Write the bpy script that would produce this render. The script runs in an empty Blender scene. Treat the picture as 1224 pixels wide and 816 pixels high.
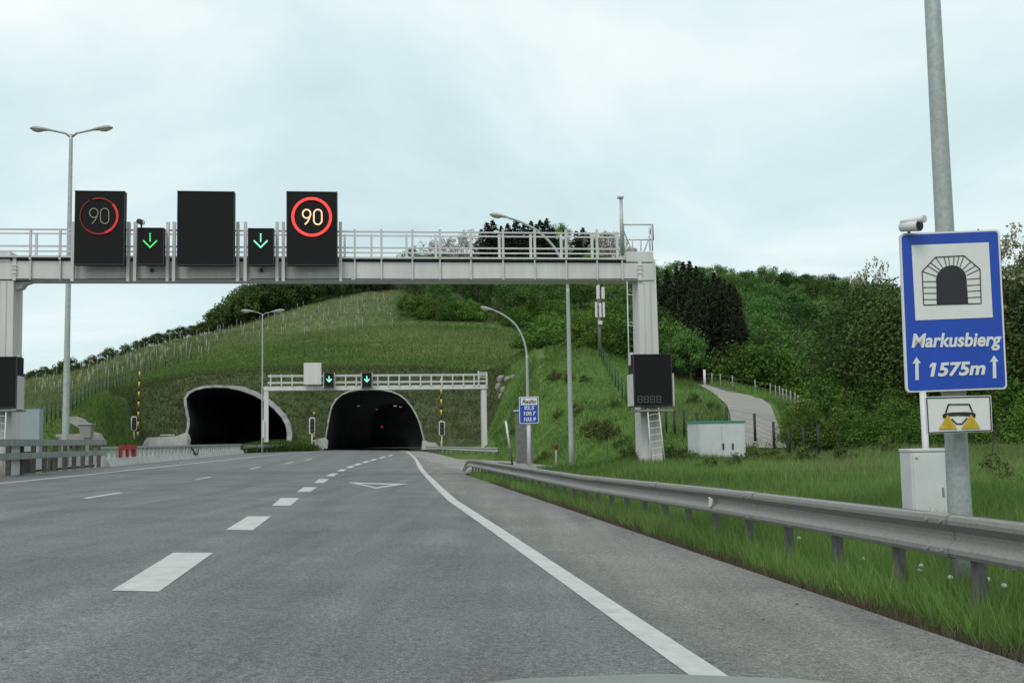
import bpy, bmesh, math, random
import numpy as np
from mathutils import Vector, Matrix
rnd = random.Random(7)
S = bpy.context.scene
EXPOSURE = 0.12
COL = S.collection
R = math.radians

# ------------------------------------------------------------------ camera
F_PX = 1300.0; CX, CY = 612.0, 408.0; CAM_H = 1.2
PITCH = math.atan(116.4 / F_PX); ROLL = math.atan(0.018)
cp, sp, cr, sr = math.cos(PITCH), math.sin(PITCH), math.cos(ROLL), math.sin(ROLL)
FWD = Vector((0, cp, sp)); R0 = Vector((1, 0, 0)); U0 = Vector((0, -sp, cp))
RIGHT = R0 * cr - U0 * sr; UP = U0 * cr + R0 * sr
CAM = Vector((0, 0, CAM_H))
cam_d = bpy.data.cameras.new('camera'); cam = bpy.data.objects.new('camera', cam_d); COL.objects.link(cam)
cam.matrix_world = Matrix(((RIGHT.x, UP.x, -FWD.x, 0), (RIGHT.y, UP.y, -FWD.y, 0), (RIGHT.z, UP.z, -FWD.z, CAM_H), (0, 0, 0, 1)))
cam_d.sensor_fit = 'HORIZONTAL'; cam_d.sensor_width = 36.0; cam_d.lens = 36.0 * F_PX / 1224.0
cam_d.clip_start = 0.05; cam_d.clip_end = 5000
S.camera = cam

def ray(px, py):
    return FWD + RIGHT * ((px - CX) / F_PX) + UP * ((CY - py) / F_PX)
def at(px, py, d):                      # world point seen at (px,py) at forward distance d
    r = ray(px, py); return CAM + r * (d / r.y)
ALPHA = R(7.6)
LAT = Vector((math.cos(ALPHA), math.sin(ALPHA), 0)); LON = Vector((-math.sin(ALPHA), math.cos(ALPHA), 0))
SLOPE = 0.03
def rz(x, y):                           # superelevated carriageway
    return -SLOPE * (x * LAT.x + y * LAT.y)
def road_pt(px, py, lift=0.0):          # pixel -> point on the carriageway plane
    r = ray(px, py)
    n = Vector((SLOPE * LAT.x, SLOPE * LAT.y, 1))
    t = -(CAM.dot(n)) / r.dot(n)
    p = CAM + r * t; p.z += lift
    return p
def LL(lat, lon, z=0.0):
    p = LAT * lat + LON * lon; p.z = z; return p
def horizon(px):
    r = RIGHT.z; lo, hi = 300.0, 800.0
    for _ in range(40):
        m = (lo + hi) / 2
        if ray(px, m).z > 0: lo = m
        else: hi = m
    return lo
class Plane:                            # vertical plane, pixel -> point on it
    def __init__(s, px, py, d, ang=ALPHA):
        s.o = at(px, py, d); s.u = Vector((math.cos(ang), math.sin(ang), 0)); s.n = Vector((-math.sin(ang), math.cos(ang), 0))
    def __call__(s, px, py, off=0.0):
        r = ray(px, py); o = s.o + s.n * off
        return CAM + r * ((o - CAM).dot(s.n) / r.dot(s.n))

# ------------------------------------------------------------------ materials
MATS = {}
def new_mat(name):
    m = bpy.data.materials.new(name); m.use_nodes = True
    nt = m.node_tree; b = nt.nodes['Principled BSDF']
    return m, nt, b
def mat(name, col, rough=0.6, metal=0.0, var=0.0, scale=8.0, bump=0.0, dirt=None, spec=0.5, detail=6, stretch=None):
    """procedural paint/metal/concrete: base colour, noise variation, an optional second 'dirt' colour, bump"""
    if name in MATS: return MATS[name]
    m, nt, b = new_mat(name); N = nt.nodes; L = nt.links
    b.inputs['Roughness'].default_value = rough; b.inputs['Metallic'].default_value = metal
    b.inputs['Specular IOR Level'].default_value = spec
    b.inputs['Base Color'].default_value = (*col, 1)
    if var or dirt or bump:
        tc = N.new('ShaderNodeTexCoord'); mp = N.new('ShaderNodeMapping'); L.new(tc.outputs['Object'], mp.inputs[0])
        if stretch: mp.inputs['Scale'].default_value = stretch
        no = N.new('ShaderNodeTexNoise'); no.inputs['Scale'].default_value = scale; no.inputs['Detail'].default_value = detail
        L.new(mp.outputs[0], no.inputs[0])
        src = None
        if var:
            mx = N.new('ShaderNodeMix'); mx.data_type = 'RGBA'
            mx.inputs[6].default_value = (*[max(0, c * (1 - var)) for c in col], 1)
            mx.inputs[7].default_value = (*[min(1, c * (1 + var)) for c in col], 1)
            rm = N.new('ShaderNodeMapRange'); rm.inputs[1].default_value = 0.3; rm.inputs[2].default_value = 0.7
            L.new(no.outputs[0], rm.inputs[0]); L.new(rm.outputs[0], mx.inputs[0]); src = mx.outputs[2]
        if dirt:
            n2 = N.new('ShaderNodeTexNoise'); n2.inputs['Scale'].default_value = scale * 0.37; n2.inputs['Detail'].default_value = 8
            n2.inputs['Roughness'].default_value = 0.7
            L.new(mp.outputs[0], n2.inputs[0])
            r2 = N.new('ShaderNodeMapRange'); r2.inputs[1].default_value = 0.5; r2.inputs[2].default_value = 0.75; r2.inputs[4].default_value = 0.7
            L.new(n2.outputs[0], r2.inputs[0])
            m2 = N.new('ShaderNodeMix'); m2.data_type = 'RGBA'; L.new(r2.outputs[0], m2.inputs[0])
            if src: L.new(src, m2.inputs[6])
            else: m2.inputs[6].default_value = (*col, 1)
            m2.inputs[7].default_value = (*dirt, 1); src = m2.outputs[2]
        if src: L.new(src, b.inputs['Base Color'])
        if bump:
            bp = N.new('ShaderNodeBump'); bp.inputs['Strength'].default_value = bump; bp.inputs['Distance'].default_value = 0.02
            L.new(no.outputs[0], bp.inputs['Height']); L.new(bp.outputs[0], b.inputs['Normal'])
    MATS[name] = m; return m
def glow(name, col, strength):
    if name in MATS: return MATS[name]
    m, nt, b = new_mat(name)
    b.inputs['Base Color'].default_value = (*[c * 0.3 for c in col], 1)
    b.inputs['Emission Color'].default_value = (*col, 1); b.inputs['Emission Strength'].default_value = strength
    MATS[name] = m; return m
def leafy(name, dark, light, hue=0.0, val=0.25):
    """foliage: colour by the leaf's own tint attribute, varied per plant"""
    m, nt, b = new_mat(name); N = nt.nodes; L = nt.links
    a = N.new('ShaderNodeAttribute'); a.attribute_name = 'tint'
    mx = N.new('ShaderNodeMix'); mx.data_type = 'RGBA'
    mx.inputs[6].default_value = (*dark, 1); mx.inputs[7].default_value = (*light, 1)
    L.new(a.outputs['Fac'], mx.inputs[0])
    oi = N.new('ShaderNodeObjectInfo')
    hs = N.new('ShaderNodeHueSaturation')
    r1 = N.new('ShaderNodeMapRange'); r1.inputs[3].default_value = 0.5 - hue; r1.inputs[4].default_value = 0.5 + hue
    r2 = N.new('ShaderNodeMapRange'); r2.inputs[3].default_value = 1 - val; r2.inputs[4].default_value = 1 + val
    ml = N.new('ShaderNodeMath'); ml.operation = 'MULTIPLY'; ml.inputs[1].default_value = 7.31
    fr = N.new('ShaderNodeMath'); fr.operation = 'FRACT'
    L.new(oi.outputs['Random'], r1.inputs[0]); L.new(oi.outputs['Random'], ml.inputs[0]); L.new(ml.outputs[0], fr.inputs[0]); L.new(fr.outputs[0], r2.inputs[0])
    L.new(r1.outputs[0], hs.inputs['Hue']); L.new(r2.outputs[0], hs.inputs['Value'])
    L.new(mx.outputs[2], hs.inputs['Color']); L.new(hs.outputs[0], b.inputs['Base Color'])
    b.inputs['Roughness'].default_value = 0.75; b.inputs['Specular IOR Level'].default_value = 0.15
    # leaves let a little light through
    tr = N.new('ShaderNodeBsdfTranslucent'); L.new(hs.outputs[0], tr.inputs[0])
    ms = N.new('ShaderNodeMixShader'); ms.inputs[0].default_value = 0.25
    L.new(b.outputs[0], ms.inputs[1]); L.new(tr.outputs[0], ms.inputs[2]); L.new(ms.outputs[0], N['Material Output'].inputs[0])
    return m

# ------------------------------------------------------------------ object helpers
LOCS = {}
def tag(o, label=None, cat=None, group=None, kind=None):
    if label: o['label'] = label
    if cat: o['category'] = cat
    if group: o['group'] = group
    if kind: o['kind'] = kind
    return o
def thing(name, loc, label, cat, group=None):
    o = bpy.data.objects.new(name, None); COL.objects.link(o); o.location = loc; o.empty_display_size = 0.3
    LOCS[o] = Vector(loc); return tag(o, label, cat, group)
def link_mesh(name, me, parent=None, loc=None):
    o = bpy.data.objects.new(name, me); COL.objects.link(o)
    if parent is not None:
        o.parent = parent; LOCS[o] = LOCS[parent]
    else:
        o.location = loc if loc is not None else (0, 0, 0); LOCS[o] = Vector(o.location)
    return o
def np_mesh(name, V, Fq, mats, tint=None, col=None, smooth=False):
    """mesh from numpy: V (n,3), Fq (m,k) faces of one size"""
    me = bpy.data.meshes.new(name); V = np.asarray(V, np.float32); Fq = np.asarray(Fq, np.int32)
    n, k = Fq.shape
    me.vertices.add(len(V)); me.vertices.foreach_set('co', V.ravel())
    me.loops.add(n * k); me.loops.foreach_set('vertex_index', Fq.ravel())
    me.polygons.add(n); me.polygons.foreach_set('loop_start', np.arange(0, n * k, k, dtype=np.int32))
    if smooth: me.polygons.foreach_set('use_smooth', np.ones(n, bool))
    if tint is not None:
        a = me.attributes.new('tint', 'FLOAT', 'POINT'); a.data.foreach_set('value', np.asarray(tint, np.float32))
    if col is not None:
        a = me.attributes.new('zone', 'FLOAT_COLOR', 'POINT'); c = np.ones((len(V), 4), np.float32); c[:, :3] = col
        a.data.foreach_set('color', c.ravel())
    me.update(calc_edges=True); me.validate()
    for m in (mats if isinstance(mats, (list, tuple)) else [mats]): me.materials.append(m)
    return me
class MB:
    """collects shapes in world space and links them as ONE mesh"""
    def __init__(s): s.v = []; s.f = []; s.sm = []
    def add(s, vs, fs, smooth=False):
        b = len(s.v); s.v += [Vector(v) for v in vs]; s.f += [tuple(b + i for i in f) for f in fs]; s.sm += [smooth] * len(fs); return s
    def box(s, c, u, v, w):             # centre + three half axes
        c, u, v, w = map(Vector, (c, u, v, w))
        p = [c + u * a + v * b + w * d for d in (-1, 1) for b in (-1, 1) for a in (-1, 1)]
        if u.cross(v).dot(w) < 0: p = [c - u * a + v * b + w * d for d in (-1, 1) for b in (-1, 1) for a in (-1, 1)]
        return s.add(p, [(0, 2, 3, 1), (4, 5, 7, 6), (0, 1, 5, 4), (2, 6, 7, 3), (0, 4, 6, 2), (1, 3, 7, 5)])
    def abox(s, x0, x1, y0, y1, z0, z1, bev=0):
        return s.box(((x0 + x1) / 2, (y0 + y1) / 2, (z0 + z1) / 2), ((x1 - x0) / 2, 0, 0), (0, (y1 - y0) / 2, 0), (0, 0, (z1 - z0) / 2))
    def bar(s, p0, p1, w, h, up=(0, 0, 1)):
        p0, p1 = Vector(p0), Vector(p1); d = (p1 - p0); l = d.length; d.normalize()
        up = Vector(up)
        if abs(d.dot(up)) > 0.98: up = Vector((LON.x, LON.y, 0))
        a = d.cross(up).normalized(); b = a.cross(d).normalized()
        return s.box((p0 + p1) / 2, a * w / 2, d * l / 2, b * h / 2)
    def tube(s, pts, rad, n=10, cap=True):
        pts = [Vector(p) for p in pts]; rad = rad if isinstance(rad, (list, tuple)) else [rad] * len(pts)
        ring = []; vs = []; prev = None
        for i, p in enumerate(pts):
            d = (pts[min(i + 1, len(pts) - 1)] - pts[max(i - 1, 0)]).normalized()
            if prev is None:
                a = d.orthogonal().normalized()
            else:
                a = (prev - d * prev.dot(d)).normalized()
            prev = a; b = d.cross(a)
            for k in range(n):
                t = 2 * math.pi * k / n; vs.append(p + (a * math.cos(t) + b * math.sin(t)) * rad[i])
        fs = []
        for i in range(len(pts) - 1):
            for k in range(n):
                k2 = (k + 1) % n; fs.append((i * n + k, i * n + k2, (i + 1) * n + k2, (i + 1) * n + k))
        s.add(vs, fs, True)
        if cap:
            b = len(s.v) - len(vs)
            s.f.append(tuple(b + k for k in reversed(range(n)))); s.sm.append(False)
            s.f.append(tuple(b + (len(pts) - 1) * n + k for k in range(n))); s.sm.append(False)
        return s
    def prism(s, outline, o, u, v, w):  # 2D outline in (u,v) from o, thickness vector w
        o, u, v, w = map(Vector, (o, u, v, w)); n = len(outline)
        a = [o + u * x + v * y for x, y in outline]; b = [p + w for p in a]
        s.add(a + b, [tuple(reversed(range(n))), tuple(range(n, 2 * n))] + [(i, (i + 1) % n, n + (i + 1) % n, n + i) for i in range(n)]); return s
    def poly3(s, pts, w):               # 3D outline + thickness vector
        n = len(pts); a = [Vector(p) for p in pts]; b = [p + Vector(w) for p in a]
        return s.add(a + b, [tuple(range(n)), tuple(reversed(range(n, 2 * n)))] + [(i, n + i, n + (i + 1) % n, (i + 1) % n) for i in range(n)])
    def sheet(s, rows, smooth=False, close=False):
        n = len(rows[0]); vs = [p for r in rows for p in r]; fs = []
        for i in range(len(rows) - 1):
            for k in range(n if close else n - 1):
                k2 = (k + 1) % n; fs.append((i * n + k, i * n + k2, (i + 1) * n + k2, (i + 1) * n + k))
        return s.add(vs, fs, smooth)
    def ball(s, c, rx, ry, rz_, n=10, m=7, lo=-1.0):
        c = Vector(c); rows = []
        for i in range(m + 1):
            t = -math.pi / 2 + math.pi * i / m
            rows.append([c + Vector((rx * math.cos(t) * math.cos(2 * math.pi * k / n), ry * math.cos(t) * math.sin(2 * math.pi * k / n), rz_ * max(lo, math.sin(t)))) for k in range(n)])
        return s.sheet(rows, True, True)
    def build(s, name, m, parent=None, loc=None, bevel=0.0, fix=True):
        base = LOCS[parent] if parent is not None else Vector(loc if loc is not None else (0, 0, 0))
        me = bpy.data.meshes.new(name)
        me.from_pydata([tuple(v - base) for v in s.v], [], s.f)
        me.polygons.foreach_set('use_smooth', s.sm)
        if fix or bevel:
            bm = bmesh.new(); bm.from_mesh(me)
            if fix: bmesh.ops.recalc_face_normals(bm, faces=bm.faces)
            if bevel:
                es = [e for e in bm.edges if len(e.link_faces) == 2 and e.calc_face_angle(0) > 0.6]
                bmesh.ops.bevel(bm, geom=es, offset=bevel, segments=2, affect='EDGES', clamp_overlap=True)
            bm.to_mesh(me); bm.free()
        me.update(); me.materials.append(m)
        return link_mesh(name, me, parent, base if parent is None else None)
def copy_tree(o, parent=None):
    c = o.copy(); COL.objects.link(c)
    if parent is not None: c.parent = parent
    for ch in list(o.children): copy_tree(ch, c)
    return c
def text_mesh(name, txt, size, m, parent, origin, u, v, align='CENTER', shear=0.0, bold=0.0, width=None, depth=0.002):
    """lettering as a real flat mesh standing on the sign face"""
    cu = bpy.data.curves.new(name, 'FONT'); cu.body = txt; cu.size = size; cu.align_x = align; cu.align_y = 'CENTER'
    cu.shear = shear; cu.offset = bold; cu.extrude = depth / 2; cu.resolution_u = 4
    tmp = bpy.data.objects.new(name, cu); COL.objects.link(tmp)
    bpy.context.view_layer.update()
    dg = bpy.context.evaluated_depsgraph_get()
    me = bpy.data.meshes.new_from_object(tmp.evaluated_get(dg)); bpy.data.objects.remove(tmp); bpy.data.curves.remove(cu)
    xs = [p.co.x for p in me.vertices]; k = 1.0
    if width: k = width / (max(xs) - min(xs))
    u, v = Vector(u), Vector(v); w = u.cross(v); base = LOCS[parent]; origin = Vector(origin)
    for p in me.vertices: p.co = origin + u * (p.co.x * k) + v * p.co.y + w * p.co.z - base
    if txt.startswith('1'):            # the built-in face has a bare stem: give the 1 its flag
        P = [((p.co + base - origin).dot(u), (p.co + base - origin).dot(v)) for p in me.vertices]
        yt = max(y for _, y in P); xl = min(x - shear * y for x, y in P) + shear * yt; f = size
        bm = bmesh.new(); bm.from_mesh(me)
        vs = [bm.verts.new(origin + u * x + v * y + w * (depth / 2) - base) for x, y in ((xl + .02 * f, yt + bold), (xl - .17 * f, yt - .15 * f), (xl - .19 * f, yt - .27 * f), (xl + .0 * f, yt - .20 * f))]
        bm.faces.new(vs); bm.to_mesh(me); bm.free()
    me.materials.clear(); me.materials.append(m); me.update(); me.name = name
    return link_mesh(name, me, parent)
# ------------------------------------------------------------------ sky and light
w = bpy.data.worlds.new('World'); S.world = w; w.use_nodes = True
nt = w.node_tree; N = nt.nodes; L = nt.links; N.clear()
SUN_EL, SUN_AZ = R(52), R(200)           # azimuth from +Y clockwise: behind the camera, a little to the left
sky = N.new('ShaderNodeTexSky'); sky.sky_type = 'NISHITA'; sky.sun_disc = False; sky.sun_elevation = SUN_EL; sky.sun_rotation = SUN_AZ
b1 = N.new('ShaderNodeBackground'); b1.inputs[1].default_value = 0.1; L.new(sky.outputs[0], b1.inputs[0])
tc = N.new('ShaderNodeTexCoord')
sx = N.new('ShaderNodeSeparateXYZ'); L.new(tc.outputs['Generated'], sx.inputs[0])
# cloud deck: project the view direction on a flat layer so clouds flatten towards the horizon
zz = N.new('ShaderNodeMath'); zz.operation = 'MAXIMUM'; zz.inputs[1].default_value = 0.0; L.new(sx.outputs[2], zz.inputs[0])
za = N.new('ShaderNodeMath'); za.operation = 'ADD'; za.inputs[1].default_value = 0.22; L.new(zz.outputs[0], za.inputs[0])
dx = N.new('ShaderNodeMath'); dx.operation = 'DIVIDE'; L.new(sx.outputs[0], dx.inputs[0]); L.new(za.outputs[0], dx.inputs[1])
dy = N.new('ShaderNodeMath'); dy.operation = 'DIVIDE'; L.new(sx.outputs[1], dy.inputs[0]); L.new(za.outputs[0], dy.inputs[1])
cx = N.new('ShaderNodeCombineXYZ'); L.new(dx.outputs[0], cx.inputs[0]); L.new(dy.outputs[0], cx.inputs[1]); cx.inputs[2].default_value = 3.7
n1 = N.new('ShaderNodeTexNoise'); n1.inputs['Scale'].default_value = 1.1; n1.inputs['Detail'].default_value = 7; n1.inputs['Roughness'].default_value = 0.55; n1.inputs['Distortion'].default_value = 0.4
L.new(cx.outputs[0], n1.inputs[0])
cr_ = N.new('ShaderNodeValToRGB'); L.new(n1.outputs[0], cr_.inputs[0])
e = cr_.color_ramp.elements
e[0].position = 0.30; e[0].color = (0.56, 0.72, 0.745, 1)
e[1].position = 0.68; e[1].color = (0.94, 0.975, 0.965, 1)
m_ = cr_.color_ramp.elements.new(0.48); m_.color = (0.70, 0.845, 0.855, 1)
b2 = N.new('ShaderNodeBackground'); L.new(cr_.outputs[0], b2.inputs[0]); b2.inputs[1].default_value = 1.0
ms = N.new('ShaderNodeMixShader'); ms.inputs[0].default_value = 0.93
L.new(b1.outputs[0], ms.inputs[1]); L.new(b2.outputs[0], ms.inputs[2])
wo = N.new('ShaderNodeOutputWorld'); L.new(ms.outputs[0], wo.inputs[0])
sl = bpy.data.lights.new('sun', 'SUN'); sl.energy = 1.4; sl.angle = R(25); sl.color = (1, 0.96, 0.9)
so = bpy.data.objects.new('sun', sl); COL.objects.link(so)
sd = Vector((math.sin(SUN_AZ) * math.cos(SUN_EL), math.cos(SUN_AZ) * math.cos(SUN_EL), math.sin(SUN_EL)))
so.rotation_euler = sd.to_track_quat('Z', 'Y').to_euler(); so.location = (0, -20, 60)
S.view_settings.view_transform = 'Standard'; S.view_settings.look = 'None'; S.view_settings.exposure = EXPOSURE; S.view_settings.gamma = 1.0
S.view_settings.use_curve_mapping = False
S.cycles.max_bounces = 5; S.cycles.diffuse_bounces = 3; S.cycles.transparent_max_bounces = 4
S.cycles.use_denoising = True

# ------------------------------------------------------------------ terrain as control profiles: forward distance -> height
def D0(px):                             # toe of the portal bank
    return float(np.interp(px, [150, 222, 285, 350, 400, 500, 580], [134, 138, 138, 140, 143, 143, 142]))
COLS = {}
def zy(px, py, d): return at(px, py, d).z
def column(px, *kn):
    r, z = [], []
    for k in kn:
        d = k[0]
        z.append(k[1] if len(k) == 2 else zy(px, k[2], d)); r.append(d)
    COLS[px] = (r, z)
Y = 'y'
column(-900, (0, -.1), (60, .6), (140, 4), (300, 12), (600, 5))
column(-300, (0, -.1), (40, .6), (60, 1), (110, 6), (220, 14), (600, 5))
column(0, (0, .2), (76, .8), (82, 2.0), (110, Y, 498), (160, Y, 478), (235, Y, 461), (300, 4), (600, -5))
column(75, (0, .2), (90, .8), (97, Y, 517), (112, Y, 502), (160, Y, 478), (240, Y, 450), (300, 6), (600, -5))
column(120, (0, .2), (103, .8), (110, Y, 508), (119, Y, 478), (128, Y, 474), (165, Y, 462), (245, Y, 434), (310, 8), (600, -5))
column(150, (0, .2), (114, .8), (122, Y, 512), (131, Y, 480), (140, Y, 466), (160, Y, 458), (248, Y, 424), (320, 10), (600, -5))
column(172, (0, .2), (135, .5), (143, Y, 462), (152, Y, 455), (168, Y, 446), (250, Y, 416), (320, 12), (600, -5))
column(222, (0, .2), (138, .4), (147, Y, 450), (156, Y, 443), (170, Y, 434), (255, Y, 401), (300, 22), (600, -5))
column(285, (0, .2), (138, .4), (147, Y, 445), (156, Y, 438), (172, Y, 428), (260, Y, 388), (300, 27), (600, -5))
column(350, (0, .1), (140, .3), (148, Y, 442), (156, Y, 436), (172, Y, 424), (212, Y, 400), (265, Y, 369), (300, Y, 356), (340, 34), (600, -5))
column(400, (0, 0), (143, .1), (151, Y, 440), (158, Y, 434), (172, Y, 422), (205, Y, 398), (264, Y, 361), (310, Y, 335), (340, Y, 322), (420, 30), (600, -5))
column(450, (0, 0), (143, 0), (151, Y, 440), (159, Y, 433), (172, Y, 421), (205, Y, 393), (262, Y, 358), (310, Y, 330), (345, Y, 308), (430, 35), (600, -5))
column(520, (0, -.1), (143, -.1), (151, Y, 442), (159, Y, 433), (172, Y, 421), (206, Y, 391), (240, Y, 374), (300, Y, 332), (350, Y, 302), (430, 40), (600, -5))
column(575, (0, -.1), (78, -.15), (107, .35), (141, .6), (152, Y, 446), (159, Y, 434), (172, Y, 422), (206, Y, 393), (240, Y, 376), (300, Y, 334), (350, Y, 300), (430, 40), (600, -5))
column(605, (0, -.1), (76, -.15), (90, Y, 534), (110, Y, 508), (128, Y, 470), (145, Y, 446), (160, Y, 434), (175, Y, 424), (208, Y, 398), (300, Y, 336), (350, Y, 300), (430, 40), (600, -5))
column(640, (0, -.1), (66, -.12), (72, Y, 541), (80, Y, 524), (100, Y, 462), (113, Y, 428), (130, Y, 421), (170, Y, 416), (208, Y, 404), (300, Y, 336), (350, Y, 298), (430, 40), (600, -5))
column(700, (0, -.13), (34, -.1), (50, .0), (56, Y, 546), (64, Y, 525), (94, Y, 440), (107, Y, 420), (130, Y, 414), (170, Y, 404), (205, Y, 390), (300, Y, 334), (345, Y, 302), (430, 38), (600, -5))
column(760, (0, -.13), (20, 0), (37, .28), (46, Y, 542), (58, Y, 520), (85, Y, 458), (102, Y, 440), (150, Y, 422), (220, Y, 388), (300, Y, 340), (340, Y, 324), (430, 35), (600, -5))
column(810, (0, -.13), (15, 0), (37, .2), (48, Y, 540), (60, Y, 508), (82, Y, 470), (102, Y, 457), (150, Y, 430), (220, Y, 394), (300, Y, 354), (340, Y, 342), (430, 34), (600, -5))
column(870, (0, -.13), (12, 0), (36, .1), (44, .16), (52, Y, 513), (75, Y, 477), (96, Y, 462), (150, Y, 430), (220, Y, 396), (300, Y, 356), (340, Y, 345), (430, 34), (600, -5))
column(920, (0, -.13), (11, 0), (36, .12), (46, .2), (52, Y, 511), (64, Y, 496), (76, Y, 484), (100, Y, 470), (150, Y, 432), (220, Y, 397), (300, Y, 356), (340, Y, 346), (430, 34), (600, -5))
column(980, (0, -.13), (10, 0), (36, .15), (46, .3), (60, Y, 513), (100, Y, 482), (150, Y, 437), (220, Y, 400), (300, Y, 358), (340, Y, 350), (430, 34), (600, -5))
column(1060, (0, -.13), (9, 0), (36, .3), (46, .5), (60, Y, 515), (100, Y, 490), (150, Y, 447), (300, Y, 368), (430, 34), (600, -5))
column(1224, (0, -.13), (8, 0), (30, .2), (46, .5), (60, Y, 515), (100, Y, 492), (150, Y, 452), (300, Y, 384), (430, 34), (600, -5))
column(1700, (0, -.13), (8, 0), (30, .2), (60, 2), (150, 10), (300, 25), (600, 5))
_px = sorted(COLS); _th = np.array([math.atan((p - CX) / F_PX) for p in _px])
_zc = []
for p in _px:
    r, z = COLS[p]; k = math.sqrt(1 + ((p - CX) / F_PX) ** 2); _zc.append((np.array(r) * k, np.array(z)))
ROAD_LON = np.array([-40, 42, 44, 47, 52, 72, 80, 110, 140, 240])
ROAD_R = np.array([3.65, 3.65, 4.6, 8.2, 10.2, 9.6, 6.5, 7.2, 7.3, 7.3])
ROAD_LON2 = np.array([-40, 100, 115, 130, 142, 240])
ROAD_L = np.array([-11.4, -11.3, -9.6, -7.6, -5.9, -5.9])
def sstep(a, b, x):
    t = np.clip((x - a) / (b - a), 0, 1); return t * t * (3 - 2 * t)
def fnoise(x, y, s, seed=0):            # cheap smooth noise in the plane
    q = np.zeros_like(x, dtype=float); r_ = np.random.RandomState(seed)
    for k in range(9):
        a = r_.uniform(0, 6.28); f = s * (0.55 + 0.22 * k); ph = r_.uniform(0, 6.28, 2)
        q += np.sin((x * math.cos(a) + y * math.sin(a)) * f + ph[0] + 1.3 * np.sin((y * math.cos(a) - x * math.sin(a)) * f * 0.7 + ph[1])) / (1 + 0.5 * k)
    return q / 2.6
def terrain(x, y, bumps=True):
    x = np.asarray(x, float); y = np.asarray(y, float)
    th = np.arctan2(x, y); r = np.hypot(x, y)
    th = np.clip(th, _th[0], _th[-1])
    i = np.clip(np.searchsorted(_th, th) - 1, 0, len(_th) - 2)
    t = (th - _th[i]) / (_th[i + 1] - _th[i])
    z = np.zeros_like(x)
    for k in range(len(_th) - 1):
        m = i == k
        if not m.any(): continue
        z0 = np.interp(r[m], *_zc[k]); z1 = np.interp(r[m], *_zc[k + 1])
        z[m] = z0 * (1 - t[m]) + z1 * t[m]
    lat = x * LAT.x + y * LAT.y; lon = x * LON.x + y * LON.y
    if bumps:
        amp = np.interp(r, [0, 30, 60, 120, 250, 500], [0.0, .03, .12, .3, .8, 1.5])
        z = z + amp * fnoise(x, y, 0.12, 3) * .6 + amp * .35 * fnoise(x, y, 0.5, 5)
    # the carriageways cut through it
    px = CX + F_PX * np.tan(np.clip(np.arctan2(x, y), -1.3, 1.3))
    d0 = np.interp(px, [150, 222, 285, 350, 400, 500, 580], [134, 138, 138, 140, 143, 143, 142])
    rr = np.interp(lon, ROAD_LON, ROAD_R) + .25
    w = sstep(rr + 2.2, rr, lat) * sstep(-29, -25.5, lat) * (y < d0 - .5)
    return z * (1 - w) + w * (-SLOPE * lat - .07)
def tz(x, y): return float(terrain(np.array([x]), np.array([y]))[0])
def ground(px, d, lift=0.0):            # point on the ground in the direction of px at forward distance d
    x = (px - CX) / F_PX * d * 1.0
    # small correction for camera roll: iterate on the column
    for _ in range(4):
        z = tz(x, d)
        c = Vector((x, d, z)) - CAM; a = c.dot(RIGHT) / c.dot(FWD) * F_PX + CX
        x += (px - a) / F_PX * d
    return Vector((x, d, tz(x, d) + lift))

def project(x, y, z):
    cx_, cy_, cz_ = x, y, z - CAM_H
    f = cy_ * FWD.y + cz_ * FWD.z
    return CX + F_PX * (cx_ * RIGHT.x + cy_ * RIGHT.y + cz_ * RIGHT.z) / f, CY - F_PX * (cx_ * UP.x + cy_ * UP.y + cz_ * UP.z) / f

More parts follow.
